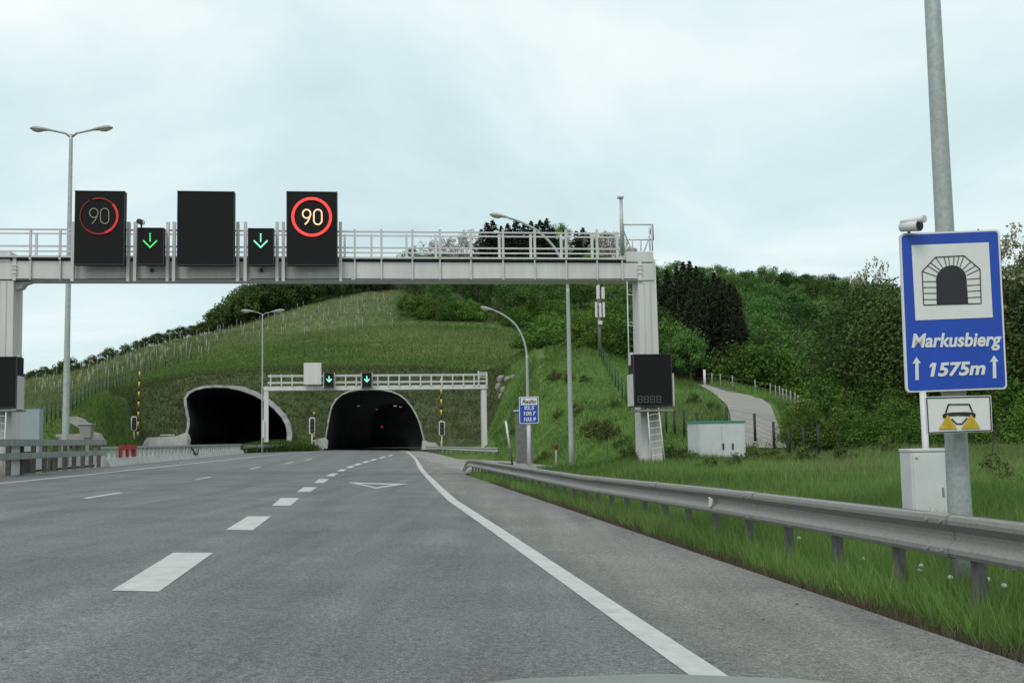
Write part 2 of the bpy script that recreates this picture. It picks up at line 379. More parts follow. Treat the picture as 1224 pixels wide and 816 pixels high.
GREEN = np.array([.085, .138, .034]); FRESH = np.array([.090, .158, .036]); BROWN = np.array([.11, .095, .058]); EARTH = np.array([.068, .082, .038])
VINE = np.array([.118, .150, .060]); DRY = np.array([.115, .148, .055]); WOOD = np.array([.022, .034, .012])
def zone(x, y):
    """what grows there: colour of the ground by place"""
    x = np.asarray(x, float); y = np.asarray(y, float)
    px = CX + F_PX * x / np.maximum(y, 1); d = y
    c = np.tile(GREEN, (len(x), 1))
    n = fnoise(x, y, .09, 11); n2 = fnoise(x, y, .3, 12)
    def put(mask, colr):
        m = np.clip(mask, 0, 1)[:, None]; c[:] = c * (1 - m) + m * np.asarray(colr)
    d0 = np.interp(px, [150, 222, 285, 350, 400, 500, 580], [134, 138, 138, 140, 143, 143, 142])
    put(sstep(560, 620, px + 18 * n2) * (d < 140), FRESH)
    # terraces above the portals
    up = sstep(0, 6, d - d0 - 22) * (px < 640)
    put(up * sstep(330, 400, px) * (d < 206) * sstep(-.5, .5, n + .35), DRY)
    put((px < 510) * sstep(0, 1, (d - (205 - 0.0 * px)) / 25 + n * .4) * (d < 275) * sstep(500, 465, px + 20 * n2), VINE)
    put((px < 170) * (d > 110) * sstep(118, 135, d) * (d < 270), VINE * .95)
    put((px > 90) * (px < 160) * (d < 128) * (d > 96) * sstep(-.3, .6, n2), [.08, .085, .035])
    # netted earth bank over the portals
    bank = (px > 128 + 12 * n2) * sstep(616, 598, px + 14 * n2) * sstep(-6, -3, d - d0) * sstep(11.5, 8.5, d - d0)
    put(bank, EARTH); put(bank * sstep(0, .8, n2) * .5, BROWN * .6); put(bank * sstep(-.2, .9, n) * .7, GREEN * .8)
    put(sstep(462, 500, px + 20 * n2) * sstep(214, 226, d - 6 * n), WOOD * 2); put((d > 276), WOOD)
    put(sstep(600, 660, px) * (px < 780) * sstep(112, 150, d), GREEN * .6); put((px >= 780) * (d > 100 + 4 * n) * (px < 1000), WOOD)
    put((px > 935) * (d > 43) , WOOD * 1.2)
    put((px > 780) * (px < 880) * (d > 60) * (d < 98), DRY * .8)
    lt = x * LAT.x + y * LAT.y
    put(sstep(3.3, 3.6, lt) * sstep(4.2, 3.8, lt + .15 * n2) * (d < 45), [.055, .046, .034])
    return c

# polar grid, fine where the portals stand
th = np.concatenate([np.radians(np.arange(-180, -32, 4.0)), np.radians(np.arange(-32, 32, .2)), np.radians(np.arange(32, 180, 4.0))])
rs = [1.5]
while rs[-1] < 620:
    r = rs[-1]; rs.append(r + (0.65 if 128 < r < 168 else max(.4, .016 * r)))
rs += [900, 1500, 2600]; rs = np.array(rs)
TH, RR = np.meshgrid(th, rs, indexing='ij')
GX, GY = (RR * np.sin(TH)).ravel(), (RR * np.cos(TH)).ravel()
GZ = terrain(GX, GY)
GZ = np.where(RR.ravel() > 620, -8.0, GZ)
nt_, nr = len(th), len(rs)
i, j = np.meshgrid(np.arange(nt_), np.arange(nr - 1), indexing='ij'); i2 = (i + 1) % nt_
Q = np.stack([i * nr + j, i * nr + j + 1, i2 * nr + j + 1, i2 * nr + j], -1).reshape(-1, 4)[:, ::-1]
TV = np.stack([GX, GY, GZ], -1)
V0 = np.array([[0, 0, -.12]])

# ------------------------------------------------------------------ the two tunnel mouths (traced, stood on the slope of the bank)
BANK_K = 0.78
def on_bank(px, py, d0):
    d = d0
    for _ in range(30):
        z = at(px, py, d).z; d = d0 + BANK_K * max(z, 0)
    return at(px, py, d)
RIM_R = [(386, 539), (387.2, 534.7), (389, 527), (390.6, 519), (392.5, 507), (394.6, 496), (397, 486), (402, 478), (409, 472), (418, 468.2), (430, 466.2), (444, 465.6), (457, 466.4), (468, 468.6), (477, 472.4), (485, 478.6), (491.5, 487), (496.5, 495.5), (500.5, 505), (503.5, 516), (506, 527), (508, 537)]
RIM_L = [(218.5, 531), (221.5, 524.5), (224.6, 517), (226.4, 509), (226.6, 501), (224.9, 493), (223.2, 484), (222.6, 476), (226.5, 470.4), (234, 466.4), (245, 463.6), (258, 462.9), (272, 463.5), (287, 466.6), (303, 472.4), (317, 480.2), (328, 489.4), (336.5, 499), (341.6, 509), (343, 519), (342, 531)]
def tunnel(rim, d0, label, axis, thick=.2):
    P = [on_bank(px, py, d0) for px, py in rim]
    c = sum(P, Vector()) / len(P)
    root = thing('tunnel_portal', (c.x, c.y, rz(c.x, c.y)), label, 'tunnel', 'motorway tunnel mouths under the hill')
    lat_c = Vector((axis.y, -axis.x, 0)); q2 = [Vector(((p - c).dot(lat_c), p.z - c.z)) for p in P]
    # smooth rim
    off = []
    for k, p in enumerate(q2):
        a = q2[max(k - 1, 0)]; b = q2[min(k + 1, len(q2) - 1)]; t = (b - a).normalized(); nn = Vector((-t.y, t.x))
        if nn.dot(p) < 0 and k not in (0, len(q2) - 1) and abs(p.x) < 3: nn = -nn
        if nn.dot(Vector((p.x, p.y + 2))) < 0: nn = -nn
        off.append(p + nn * thick * (1.8 if p.x > 1.5 and thick > .3 else 1))
    outer = [Vector((c.x, c.y, 0)) + lat_c * o.x + Vector((0, 0, c.z + o.y)) for o in off]
    for k, o in enumerate(outer):       # keep on the slope plane of its inner point
        outer[k] = o + axis * ((P[k] - o).dot(axis)) + axis * .15
    mb = MB(); mb.sheet([P, [o for o in outer]])
    mb.sheet([outer, [o + axis * 7 for o in outer]]); mb.sheet([P, [p + axis * .45 for p in P]])
    mb.build('collar', M_COLLAR, root, fix=True)
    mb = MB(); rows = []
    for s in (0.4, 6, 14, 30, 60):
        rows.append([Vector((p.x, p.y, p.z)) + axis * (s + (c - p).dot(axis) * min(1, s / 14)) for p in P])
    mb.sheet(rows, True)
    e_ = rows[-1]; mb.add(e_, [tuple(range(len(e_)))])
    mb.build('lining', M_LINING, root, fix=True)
    return root, c, lat_c, [Vector((o.x, o.y + c.z)) for o in off], P, axis
# ------------------------------------------------------------------ shared materials
M_CONC = mat('pale_concrete', (.46, .455, .43), .85, var=.12, scale=3, bump=.3, dirt=(.2, .2, .185))
M_COLLAR = mat('stained_portal_concrete', (.25, .25, .235), .9, var=.3, scale=1.2, dirt=(.09, .09, .075))
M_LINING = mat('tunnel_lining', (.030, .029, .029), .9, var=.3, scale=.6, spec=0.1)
M_GAL = mat('galvanised_steel', (.42, .44, .44), .5, metal=.3, var=.12, scale=9, dirt=(.28, .29, .28))
M_GALD = mat('weathered_galvanised_steel', (.25, .245, .23), .6, metal=.2, var=.12, scale=45, dirt=(.17, .163, .148))
M_SPANGLE = mat('spangled_zinc', (.36, .395, .385), .6, metal=.25, var=.15, scale=28, detail=3)
M_GANTRY = mat('white_gantry_paint', (.62, .595, .59), .5, var=.06, scale=2.6, dirt=(.46, .44, .42), stretch=(1.6, 1.6, .16))
M_RAILP = mat('pale_handrail_paint', (.55, .54, .535), .5, var=.06, scale=5)
M_DECK = mat('dark_walkway_grating', (.05, .05, .05), .8)
M_BLACK = mat('black_display_face', (.010, .010, .011), .7, var=.3, scale=30, spec=.2)
M_DARK = mat('dark_metal', (.035, .036, .038), .6)
M_WHITE = mat('white_enamel', (.62, .625, .63), .45, var=.05, scale=4, dirt=(.5, .5, .48))
M_SIGNW = mat('white_sign_film', (.70, .70, .69), .4, var=.03, scale=9)
M_BLUE = mat('blue_sign_film', (.010, .062, .42), .4, var=.12, scale=2.5)
M_INK = mat('black_sign_film', (.018, .018, .02), .5)
M_YEL = mat('yellow_sign_film', (.52, .36, .02), .5, var=.15, scale=14)
M_YELP = mat('yellow_paint', (.62, .46, .03), .6, var=.1, scale=6)
M_REDP = mat('red_plastic', (.42, .02, .02), .5, var=.15, scale=6)
M_GREENF = mat('dark_green_fence_paint', (.012, .035, .026), .6)
M_WOODP = mat('weathered_wooden_stake', (.28, .27, .235), .9, var=.25, scale=12)
M_WOODD = mat('grey_brown_timber', (.085, .08, .068), .9, var=.3, scale=7)
M_BARK = mat('bark', (.07, .06, .048), .95, var=.35, scale=9, bump=.5)
M_ROCK = mat('pale_limestone', (.26, .25, .225), .9, var=.3, scale=1.5, bump=.8, dirt=(.11, .105, .08))
M_PAINT = mat('white_road_paint', (.46, .455, .44), .8, var=.10, scale=9, dirt=(.30, .30, .285))
M_LAMP = mat('lamp_lens', (.5, .45, .36), .25, var=.1, scale=12)
M_LAMPG = mat('lamp_housing_grey', (.30, .29, .27), .45)
M_RED = glow('red_led', (1, .05, .045), 1.25); M_REDDIM = glow('dim_red_led', (.5, .015, .015), .22); M_REDMID = glow('mid_red_led', (.9, .03, .04), .48)
M_AMBER = glow('warm_white_led', (1, .62, .36), 1.15); M_CREAM = glow('dim_white_led', (.5, .44, .32), .30)
M_GRN = glow('green_led', (.09, .85, .22), .75); M_TEAL = glow('teal_led', (.30, 1.0, .70), .85)
M_TAIL = glow('red_tail_light', (1, .06, .06), .6); M_TUN = glow('tunnel_lamp_light', (1, .9, .85), .9)
M_CAR = mat('grey_green_car_paint', (.22, .24, .215), .35, metal=.2)
L_WOODS = leafy('broadleaf_leaves', (.040, .080, .019), (.122, .236, .055), .025, .45)
L_RIDGE = leafy('dark_ridge_leaves', (.027, .052, .014), (.105, .165, .04), .02, .3)
L_SHRUB = leafy('bright_shrub_leaves', (.034, .074, .014), (.125, .225, .034), .02, .28)
L_CON = leafy('spruce_needles', (.012, .018, .010), (.042, .056, .027), .01, .2)
L_NEAR = leafy('near_tree_leaves', (.036, .062, .018), (.128, .185, .050), .018, .24)
L_PALE = leafy('pale_blossom', (.34, .32, .29), (.55, .52, .49), .0, .1)
L_GRASS = leafy('grass_blades', (.066, .118, .028), (.195, .320, .085), .0, .0)

def ground_mat(name):
    m, nt, b = new_mat(name); N = nt.nodes; L = nt.links
    a = N.new('ShaderNodeAttribute'); a.attribute_name = 'zone'
    tc = N.new('ShaderNodeTexCoord')
    def noise(s, det=6):
        n = N.new('ShaderNodeTexNoise'); n.inputs['Scale'].default_value = s; n.inputs['Detail'].default_value = det; n.inputs['Roughness'].default_value = .65
        L.new(tc.outputs['Object'], n.inputs[0]); return n
    n1, n2 = noise(.9), noise(.22, 8)
    r1 = N.new('ShaderNodeMapRange'); r1.inputs[1].default_value = .3; r1.inputs[2].default_value = .7; r1.inputs[3].default_value = .45; r1.inputs[4].default_value = 1.45
    L.new(n1.outputs[0], r1.inputs[0])
    mx = N.new('ShaderNodeMix'); mx.data_type = 'RGBA'; mx.blend_type = 'MULTIPLY'; mx.inputs[0].default_value = 1
    L.new(a.outputs['Color'], mx.inputs[6]); L.new(r1.outputs[0], mx.inputs[7])
    m2 = N.new('ShaderNodeMix'); m2.data_type = 'RGBA'
    r2 = N.new('ShaderNodeMapRange'); r2.inputs[1].default_value = .55; r2.inputs[2].default_value = .72; r2.inputs[4].default_value = .35
    L.new(n2.outputs[0], r2.inputs[0]); L.new(r2.outputs[0], m2.inputs[0])
    L.new(mx.outputs[2], m2.inputs[6]); m2.inputs[7].default_value = (.075, .066, .04, 1)
    L.new(m2.outputs[2], b.inputs['Base Color']); b.inputs['Roughness'].default_value = .95; b.inputs['Specular IOR Level'].default_value = .1
    bp = N.new('ShaderNodeBump'); bp.inputs['Strength'].default_value = .9; bp.inputs['Distance'].default_value = .25
    L.new(n1.outputs[0], bp.inputs['Height']); L.new(bp.outputs[0], b.inputs['Normal'])
    return m
def asphalt_mat(name):
    m, nt, b = new_mat(name); N = nt.nodes; L = nt.links
    a = N.new('ShaderNodeAttribute'); a.attribute_name = 'zone'
    tc = N.new('ShaderNodeTexCoord')
    def noise(s, det=4, rough=.6, st=None):
        n = N.new('ShaderNodeTexNoise'); n.inputs['Scale'].default_value = s; n.inputs['Detail'].default_value = det; n.inputs['Roughness'].default_value = rough
        if st:
            mp = N.new('ShaderNodeMapping'); mp.inputs['Scale'].default_value = st; mp.inputs['Rotation'].default_value = (0, 0, -ALPHA)
            L.new(tc.outputs['Object'], mp.inputs[0]); L.new(mp.outputs[0], n.inputs[0])
        else: L.new(tc.outputs['Object'], n.inputs[0])
        return n
    fine, grain, big, streak = noise(80, 3, .8), noise(24, 5, .85), noise(.5, 6), noise(1.0, 5, .6, (2.6, .10, 1))
    def mr(src, a0, a1, lo, hi):
        r = N.new('ShaderNodeMapRange'); r.inputs[1].default_value = a0; r.inputs[2].default_value = a1; r.inputs[3].default_value = lo; r.inputs[4].default_value = hi
        L.new(src.outputs[0], r.inputs[0]); return r
    rr = [mr(fine, .35, .65, .40, 1.60), mr(grain, .3, .7, .42, 1.62), mr(big, .3, .7, .82, 1.18), mr(streak, .3, .7, .83, 1.17)]
    prev = a.outputs['Color']
    for r in rr:
        mx = N.new('ShaderNodeMix'); mx.data_type = 'RGBA'; mx.blend_type = 'MULTIPLY'; mx.inputs[0].default_value = 1
        L.new(prev, mx.inputs[6]); L.new(r.outputs[0], mx.inputs[7]); prev = mx.outputs[2]
    # tiny colour differences between stones
    nc = N.new('ShaderNodeTexNoise'); nc.inputs['Scale'].default_value = 40; nc.inputs['Detail'].default_value = 2; L.new(tc.outputs['Object'], nc.inputs[0])
    ov = N.new('ShaderNodeMix'); ov.data_type = 'RGBA'; ov.blend_type = 'OVERLAY'; ov.inputs[0].default_value = .25
    L.new(prev, ov.inputs[6]); L.new(nc.outputs[1], ov.inputs[7])
    L.new(ov.outputs[2], b.inputs['Base Color'])
    b.inputs['Roughness'].default_value = .85; b.inputs['Specular IOR Level'].default_value = .3
    bp = N.new('ShaderNodeBump'); bp.inputs['Strength'].default_value = .5; bp.inputs['Distance'].default_value = .006
    L.new(fine.outputs[0], bp.inputs['Height']); L.new(bp.outputs[0], b.inputs['Normal'])
    return m
M_GROUND = ground_mat('ground_cover'); M_ASPH = asphalt_mat('asphalt')

# ------------------------------------------------------------------ tunnels, terrain, road
T_R = tunnel(RIM_R, 142.0, 'right tunnel mouth under the far lane signal gantry, straight ahead of the road', (LON + LAT * .10).normalized())
T_L = tunnel(RIM_L, 136.6, 'left tunnel mouth with wide skewed rim, behind the concrete barrier', (LON - LAT * .02).normalized(), .34)
FC = (TV[Q[:, 0]] + TV[Q[:, 1]] + TV[Q[:, 2]] + TV[Q[:, 3]]) / 4
keep = np.ones(len(Q), bool)
for root, c, lc, poly, P, ax in (T_R, T_L):
    a = (FC[:, 0] - c.x) * lc.x + (FC[:, 1] - c.y) * lc.y
    dep = (FC[:, 0] - c.x) * ax.x + (FC[:, 1] - c.y) * ax.y
    ins = np.zeros(len(Q), bool); pp = [(p.x, p.y) for p in poly]; pp = [(pp[0][0], -3)] + pp + [(pp[-1][0], -3)]
    for k in range(len(pp)):
        (x1, z1), (x2, z2) = pp[k], pp[(k + 1) % len(pp)]
        if abs(z1 - z2) < 1e-9: continue
        hit_ = ((z1 > FC[:, 2]) != (z2 > FC[:, 2])) & (a < (x2 - x1) * (FC[:, 2] - z1) / (z2 - z1) + x1)
        ins ^= hit_
    keep &= ~(ins & (dep > -9) & (dep < 70))
TVc = np.concatenate([TV, V0]); QC = Q[keep]
tcol = np.concatenate([zone(GX, GY), [[.05, .08, .02]]])
me = np_mesh('ground', TVc, QC, M_GROUND, col=tcol, smooth=True)
gr = tag(link_mesh('ground', me), kind='structure')

def road_sheet(name, lons, Lf, Rf, nl, lift, colf):
    V, C, Qs = [], [], []
    for lon in lons:
        a, b_ = Lf(lon), Rf(lon)
        for k in range(nl + 1):
            lat = a + (b_ - a) * k / nl; p = LL(lat, lon, -SLOPE * lat + lift); V.append(p); C.append(colf(lat, lon))
    for i in range(len(lons) - 1):
        for k in range(nl):
            q = i * (nl + 1) + k; Qs.append((q, q + 1, q + nl + 2, q + nl + 1))
    return np_mesh(name, V, Qs, M_ASPH, col=np.array(C))
def road_col(lat, lon):
    c = np.array([.140, .142, .142])
    sh = float(sstep(1.85, 2.1, lat + max(0, lon - 30) * -.02))
    c = c * (1 - sh) + sh * np.array([.170, .165, .152])
    for centre in (.55, -.85, -3.3, -4.9, -7.2, -8.8):
        c = c * (1 - .13 * math.exp(-((lat - centre) / .38) ** 2))
    if lon > 45 and lat > 4: c = np.array([.24, .228, .208])
    if lat > 3.3 and lon < 45: c = c * .93
    return c
lons = list(np.arange(-40, 60, 2.0)) + list(np.arange(60, 216, 4.0))
road = link_mesh('road', road_sheet('road', lons, lambda l: float(np.interp(l, ROAD_LON2, ROAD_L)), lambda l: float(np.interp(l, ROAD_LON, ROAD_R)), 60, 0, road_col)); tag(road, kind='structure')
cw = link_mesh('carriageway', road_sheet('carriageway', [-40, 0, 60, 100, 130, 215], lambda l: -24.6, lambda l: float(np.interp(l, [-40, 90, 130, 215], [-12.4, -12.4, -11.5, -10])), 6, -.01, lambda a, b_: (.12, .125, .13))); tag(cw, kind='structure')

def hit(px, py, lift=0.0):              # where the line of sight meets the ground
    r = ray(px, py); t = 3.0; p = CAM
    while t < 500:
        q = CAM + r * t
        if q.z < tz(q.x, q.y): break
        t += max(.3, t * .01)
    q.z = tz(q.x, q.y) + lift; return q
# painted lines: thin sheets 4 mm over the asphalt, children of the road
def strip(name, left, right, lift=.004):
    mb = MB(); mb.sheet([[road_pt(*a, lift), road_pt(*b_, lift)] for a, b_ in zip(left, right)])
    return mb.build(name, M_PAINT, road)
def ll_quad(name, pts):
    mb = MB(); mb.add([LL(a, b_, -SLOPE * a + .004) for a, b_ in pts], [tuple(range(len(pts)))]); return mb.build(name, M_PAINT, road)
# solid line on the right: straight, then swinging right into the tunnel
mid = [(1.76, -30), (1.76, 5), (1.76, 15)] + [(p.dot(LAT), p.dot(LON)) for p in (road_pt(541, 598), road_pt(525.5, 583.5), road_pt(514, 572), road_pt(508, 566), road_pt(503, 559.5), road_pt(500.4, 555), road_pt(498.3, 550.6), road_pt(494.5, 545.8), road_pt(489.5, 541.6), road_pt(485.5, 538.7))] + [(5.6, 200)]
def lane_line(name, mid, wd):
    mb = MB(); rows = []
    for a, b_ in mid: rows.append([LL(a - wd / 2, b_, -SLOPE * (a - wd / 2) + .004), LL(a + wd / 2, b_, -SLOPE * (a + wd / 2) + .004)])
    mb.sheet(rows); return mb.build(name, M_PAINT, road)
lane_line('edge_line', mid, .20)
# wide dashes
dl = [((133, 706), (190, 707), (255, 660.5), (207, 660.5)), ((270, 633), (302, 633.5), (324, 617), (296, 617)), ((325, 604), (347, 604.3), (358, 595), (336, 595)), ((355, 587.5), (371, 587.6), (379, 582), (363, 582)), ((375.5, 577), (387, 577), (393, 572.4), (381, 572.4)), ((389.5, 569), (399, 569), (404.5, 565.5), (395.5, 565.5)), ((402.5, 563), (410.5, 563), (414.5, 560.6), (407, 560.6)), ((413, 559), (420, 559), (424.5, 556.6), (418, 556.6)), ((422, 555.8), (428.5, 555.8), (433, 553.6), (427, 553.6)), ((432, 552.9), (437.5, 552.9), (442.5, 550.8), (437.5, 550.8)), ((441, 550.4), (446, 550.4), (452, 548.2), (447.5, 548.2)), ((451.5, 547.6), (456, 547.6), (462, 545.5), (458, 545.5)), ((462.5, 544.9), (466.3, 544.9), (470.5, 543.3), (467.3, 543.3))]
for q in dl:
    mb = MB(); mb.add([road_pt(*p, .004) for p in q], [(0, 1, 2, 3)]); mb.build('lane_dash', M_PAINT, road)
# thin dashes, left lane
for q in (((99, 595.2), (103, 596), (147, 588.8), (142, 588.4)), ((232, 573), (235, 573.3), (254, 569.9), (250.5, 569.6)), ((297.5, 560.2), (300, 560.4), (312.5, 557.6), (310, 557.4)), ((339, 554), (341, 554.2), (351, 552.2), (349, 552)), ((364, 549.8), (366, 550), (374, 548.2), (372, 548))):
    mb = MB(); mb.add([road_pt(*p, .004) for p in q], [(0, 1, 2, 3)]); mb.build('lane_dash', M_PAINT, road)
# left edge line
pl_ = [(p.dot(LAT), p.dot(LON)) for p in (road_pt(0, 577.5), road_pt(100, 567.6), road_pt(200, 557), road_pt(300, 546), road_pt(350, 541.6), road_pt(384, 538.9))]
lane_line('edge_line', [(pl_[0][0], -30)] + pl_, .17)
# triangle
tri = [(416, 576.2), (487, 578.2), (449, 583.6)]; tin = [(428, 577.8), (471, 579.1), (449.5, 582.2)]
mb = MB(); mb.add([road_pt(*p, .004) for p in tri + tin], [(0, 1, 4, 3), (1, 2, 5, 4), (2, 0, 3, 5)]); mb.build('triangle_marking', M_PAINT, road)
# farm track up the hill
tl = [(891, 537), (888, 530), (880, 515), (874, 504), (872.5, 495), (869, 486), (858, 475), (846, 466.5), (836, 461)]
tr_ = [(940, 537), (938, 530), (932, 515), (928, 504), (925, 495), (921, 485), (908, 476), (870, 469), (842, 460.2)]
mb = MB(); rows = []
for a, b_ in zip(tl, tr_):
    A, B = hit(*a), hit(*b_); rows.append([(lambda q: Vector((q.x, q.y, tz(q.x, q.y) + .06)))(A.lerp(B, k / 6)) for k in range(7)])
fine = []
for i in range(len(rows) - 1):
    for s in range(5):
        fine.append([(lambda q: Vector((q.x, q.y, max(q.z, tz(q.x, q.y) + .06))))(a.lerp(b_, s / 5)) for a, b_ in zip(rows[i], rows[i + 1])])
fine.append(rows[-1]); mb.sheet(fine, True)
tag(mb.build('path', mat('pale_track_concrete', (.255, .235, .215), .9, var=.12, scale=1.5, dirt=(.19, .17, .15))), kind='structure')

# ------------------------------------------------------------------ first overhead gantry
GP = Plane(775, 521, 37.3)
def uz(pl, px, py, off=0.0):
    p = pl(px, py, off); return (p - pl.o).dot(pl.u), p.z
def pt(pl, u, z, off=0.0):
    q = pl.o + pl.u * u + pl.n * off; return Vector((q.x, q.y, z))
def rb(mb, pl, x0, y0, x1, y1, o0, o1, face=None):
    """box whose face at offset o0 fills the picture rectangle; reaches back to o1"""
    c = [uz(pl, a, b_, o0) for a in (x0, x1) for b_ in (y0, y1)]
    u0, u1 = (c[0][0] + c[1][0]) / 2, (c[2][0] + c[3][0]) / 2; z1, z0 = (c[0][1] + c[2][1]) / 2, (c[1][1] + c[3][1]) / 2
    return mb.box(pt(pl, (u0 + u1) / 2, (z0 + z1) / 2, (o0 + o1) / 2), pl.u * (u1 - u0) / 2, pl.n * (o1 - o0) / 2, (0, 0, (z1 - z0) / 2))
def seg(mb, pl, x0, y0, x1, y1, wpx, off, th=.01):
    a, b_ = pl(x0, y0, off), pl(x1, y1, off); d = (b_ - a); l = d.length; d = d.normalized(); k = pl.n.cross(d).normalized()
    wm = wpx / F_PX * a.y
    return mb.box((a + b_) / 2, d * (l / 2 + wm * .0), k * wm / 2, pl.n * th / 2)
def ringpx(mb, pl, cx_, cy_, r, wpx, off, a0=0, a1=360, n=48, th=.01):
    c = pl(cx_, cy_, off); s = c.y / F_PX; a0, a1 = R(a0), R(a1); n = max(3, int(n * abs(a1 - a0) / 6.28)); rows = []
    for k in range(n + 1):
        t = a0 + (a1 - a0) * k / n; e_ = pl.u * math.cos(t) + Vector((0, 0, 1)) * math.sin(t)
        ri, ro = (r - wpx / 2) * s, (r + wpx / 2) * s
        rows.append([c + e_ * ri - pl.n * th / 2, c + e_ * ro - pl.n * th / 2, c + e_ * ro + pl.n * th / 2, c + e_ * ri + pl.n * th / 2, c + e_ * ri - pl.n * th / 2])
    return mb.sheet(rows)
gbase = pt(GP, uz(GP, 400, 480)[0], .3)
G = thing('sign_gantry', gbase, 'large white sign gantry spanning the whole road in the foreground', 'gantry', 'gantries over the road')
mb = MB(); rb(mb, GP, -9, 313, 782, 334.5, 0, .95); mb.build('beam', M_GANTRY, G, bevel=.012)
mb = MB(); rb(mb, GP, -60, 306.5, 745, 308.6, -.12, 1.05); mb.build('walkway_edge', M_RAILP, G)
mb = MB(); rb(mb, GP, -60, 309.2, 762, 311.4, -.02, .98); mb.build('walkway', M_DECK, G)
# beam stiffeners/rail posts (front) and the rear railing
RP = [36, 71.5, 424, 456, 493, 526, 563, 601.5, 639.4, 677, 714, 744]
for x in RP:
    mb = MB(); rb(mb, GP, x - 1.3, 274, x + 1.3, 310, -.12, -.04); rb(mb, GP, x - .9, 309.5, x + .9, 334, -.085, .0); mb.build('rail_post', M_RAILP, G)
for y in (276.2, 295.5):
    mb = MB(); rb(mb, GP, -60, y - .9, 742, y + .9, -.11, -.05); mb.build('handrail', M_RAILP, G)
for y in (281, 301.5):
    mb = MB(); rb(mb, GP, -60, y - .8, 742, y + .8, .9, .95); mb.build('handrail', M_RAILP, G)
for x in (43, 412, 444, 486, 521, 597, 634.5, 671, 708, 738):
    mb = MB(); rb(mb, GP, x - 1.4, 280, x + 1.4, 309, .89, .97); mb.build('rail_post', M_RAILP, G)
for x in (86.5, 153, 161, 200, 207.5, 284, 293, 331, 338.5, 407):
    mb = MB(); rb(mb, GP, x - 1.8, 265, x + 1.8, 336, -.3, -.13); mb.build('sign_bracket', M_GANTRY, G)
# bolted joints
for x in (17, 765):
    mb = MB(); rb(mb, GP, x - 2, 308, x + 2, 335, -.05, .0)
    for y in (317, 321, 326): rb(mb, GP, x - 3.4, y - .6, x + 3.4, y + .6, -.075, -.05)
    mb.build('joint_plate', M_GANTRY, G)
# posts
def gpost(x0t, x1t, x0b, x1b, yt, yb, depth=.85):
    mb = MB(); a = [uz(GP, x0t, yt), uz(GP, x1t, yt), uz(GP, x1b, yb), uz(GP, x0b, yb)]
    mb.poly3([pt(GP, u, z, .04) for u, z in a], GP.n * depth)
    # shallow vertical ribs of the welded box column
    for f in (.33, .66):
        A = [uz(GP, x0t + (x1t - x0t) * f + e_, yt) for e_ in (-.5, .5)] + [uz(GP, x0b + (x1b - x0b) * f + e_, yb) for e_ in (.5, -.5)]
        mb.poly3([pt(GP, u, z, .025) for u, z in A], GP.n * .014)
    return mb
gpost(762.5, 784, 768, 793, 314, 560).build('post', M_GANTRY, G, bevel=.01)
gpost(-9, 16, -14, 12, 335, 575, .95).build('post', M_GANTRY, G, bevel=.01)
mb = MB(); rb(mb, GP, 748, 300.5, 781, 313.2, -.02, 1.0); mb.build('post_cap', M_GANTRY, G, bevel=.01)
mb = MB(); rb(mb, GP, -14, 300, 12, 313.2, -.02, 1.0); mb.build('post_cap', M_GANTRY, G, bevel=.01)
mb = MB()                                # corner gusset under the beam, left
a = [uz(GP, 15.8, 335.4), uz(GP, 34, 335.4), uz(GP, 26, 338), uz(GP, 22.5, 343), uz(GP, 15.8, 345)]
mb.poly3([pt(GP, u, z, .25) for u, z in a], GP.n * .4); mb.build('gusset', M_GANTRY, G)
for x in (181, 312):
    mb = MB(); rb(mb, GP, x - 1.6, 321, x + 1.6, 324.5, -.16, 0); mb.build('detector', M_DARK, G)
mb = MB()
for a, b_ in ((16, 150), (165, 290), (300, 420), (424, 600), (604, 762)): mb.tube([GP(a, 333.2, -.02), GP((a + b_) / 2, 333.6, -.02), GP(b_, 333.2, -.02)], .012, 5)
mb.build('cable', M_DARK, G)
# end cage and mast
mb = MB()
for (x0, y0, x1, y1, o0, o1) in ((745, 268.5, 780, 268.5, 0, 0), (779, 268, 780, 300, 0, 0), (745, 286.5, 781, 286.5, .9, .9), (748, 286, 748, 300, .9, .9), (756, 287, 756, 300, .9, .9), (766, 287, 766, 300, .9, .9), (779.5, 268, 776, 284, 0, .9), (776, 284, 770, 300, .9, .9), (745.5, 276, 751, 290, 0, .9), (751, 290, 756, 300, .9, .9), (745, 268.5, 746, 300, 0, 0), (780, 268.5, 781, 286.5, 0, .9), (776, 272, 777, 300, .4, .4)):
    mb.tube([GP(x0, y0, o0), GP(x1, y1, o1)], .026, 6)
mb.build('end_cage', M_RAILP, G)
mb = MB(); mb.tube([GP(742.3, 237, -.1), GP(743.8, 305, -.1)], [.055, .075], 10); rb(mb, GP, 739, 234.5, 745.6, 236.6, -.18, 0); mb.build('mast', M_GAL, G)
mb = MB()                                # hooped ladder beside the right post
for o in (0, .4): mb.tube([GP(749.5, 336, o), GP(753, 486, o)], .02, 6)
for k in range(24):
    y = 338 + k * 6.2; x = 749.5 + (y - 336) * .0233; mb.tube([GP(x, y, 0), GP(x, y, .4)], .012, 5)
for y in (351, 388, 425, 462):
    x = 749.5 + (y - 336) * .0233; mb.tube([GP(x, y, 0), GP(x + 3, y + 1.5, -.05), GP(x + 7.5, y + 1, -.02)], .016, 5); mb.tube([GP(x, y - 2.5, .4), GP(x + 4, y - 3, .4), GP(x + 7.5, y - 1, .3)], .016, 5)
mb.build('ladder', M_RAILP, G)
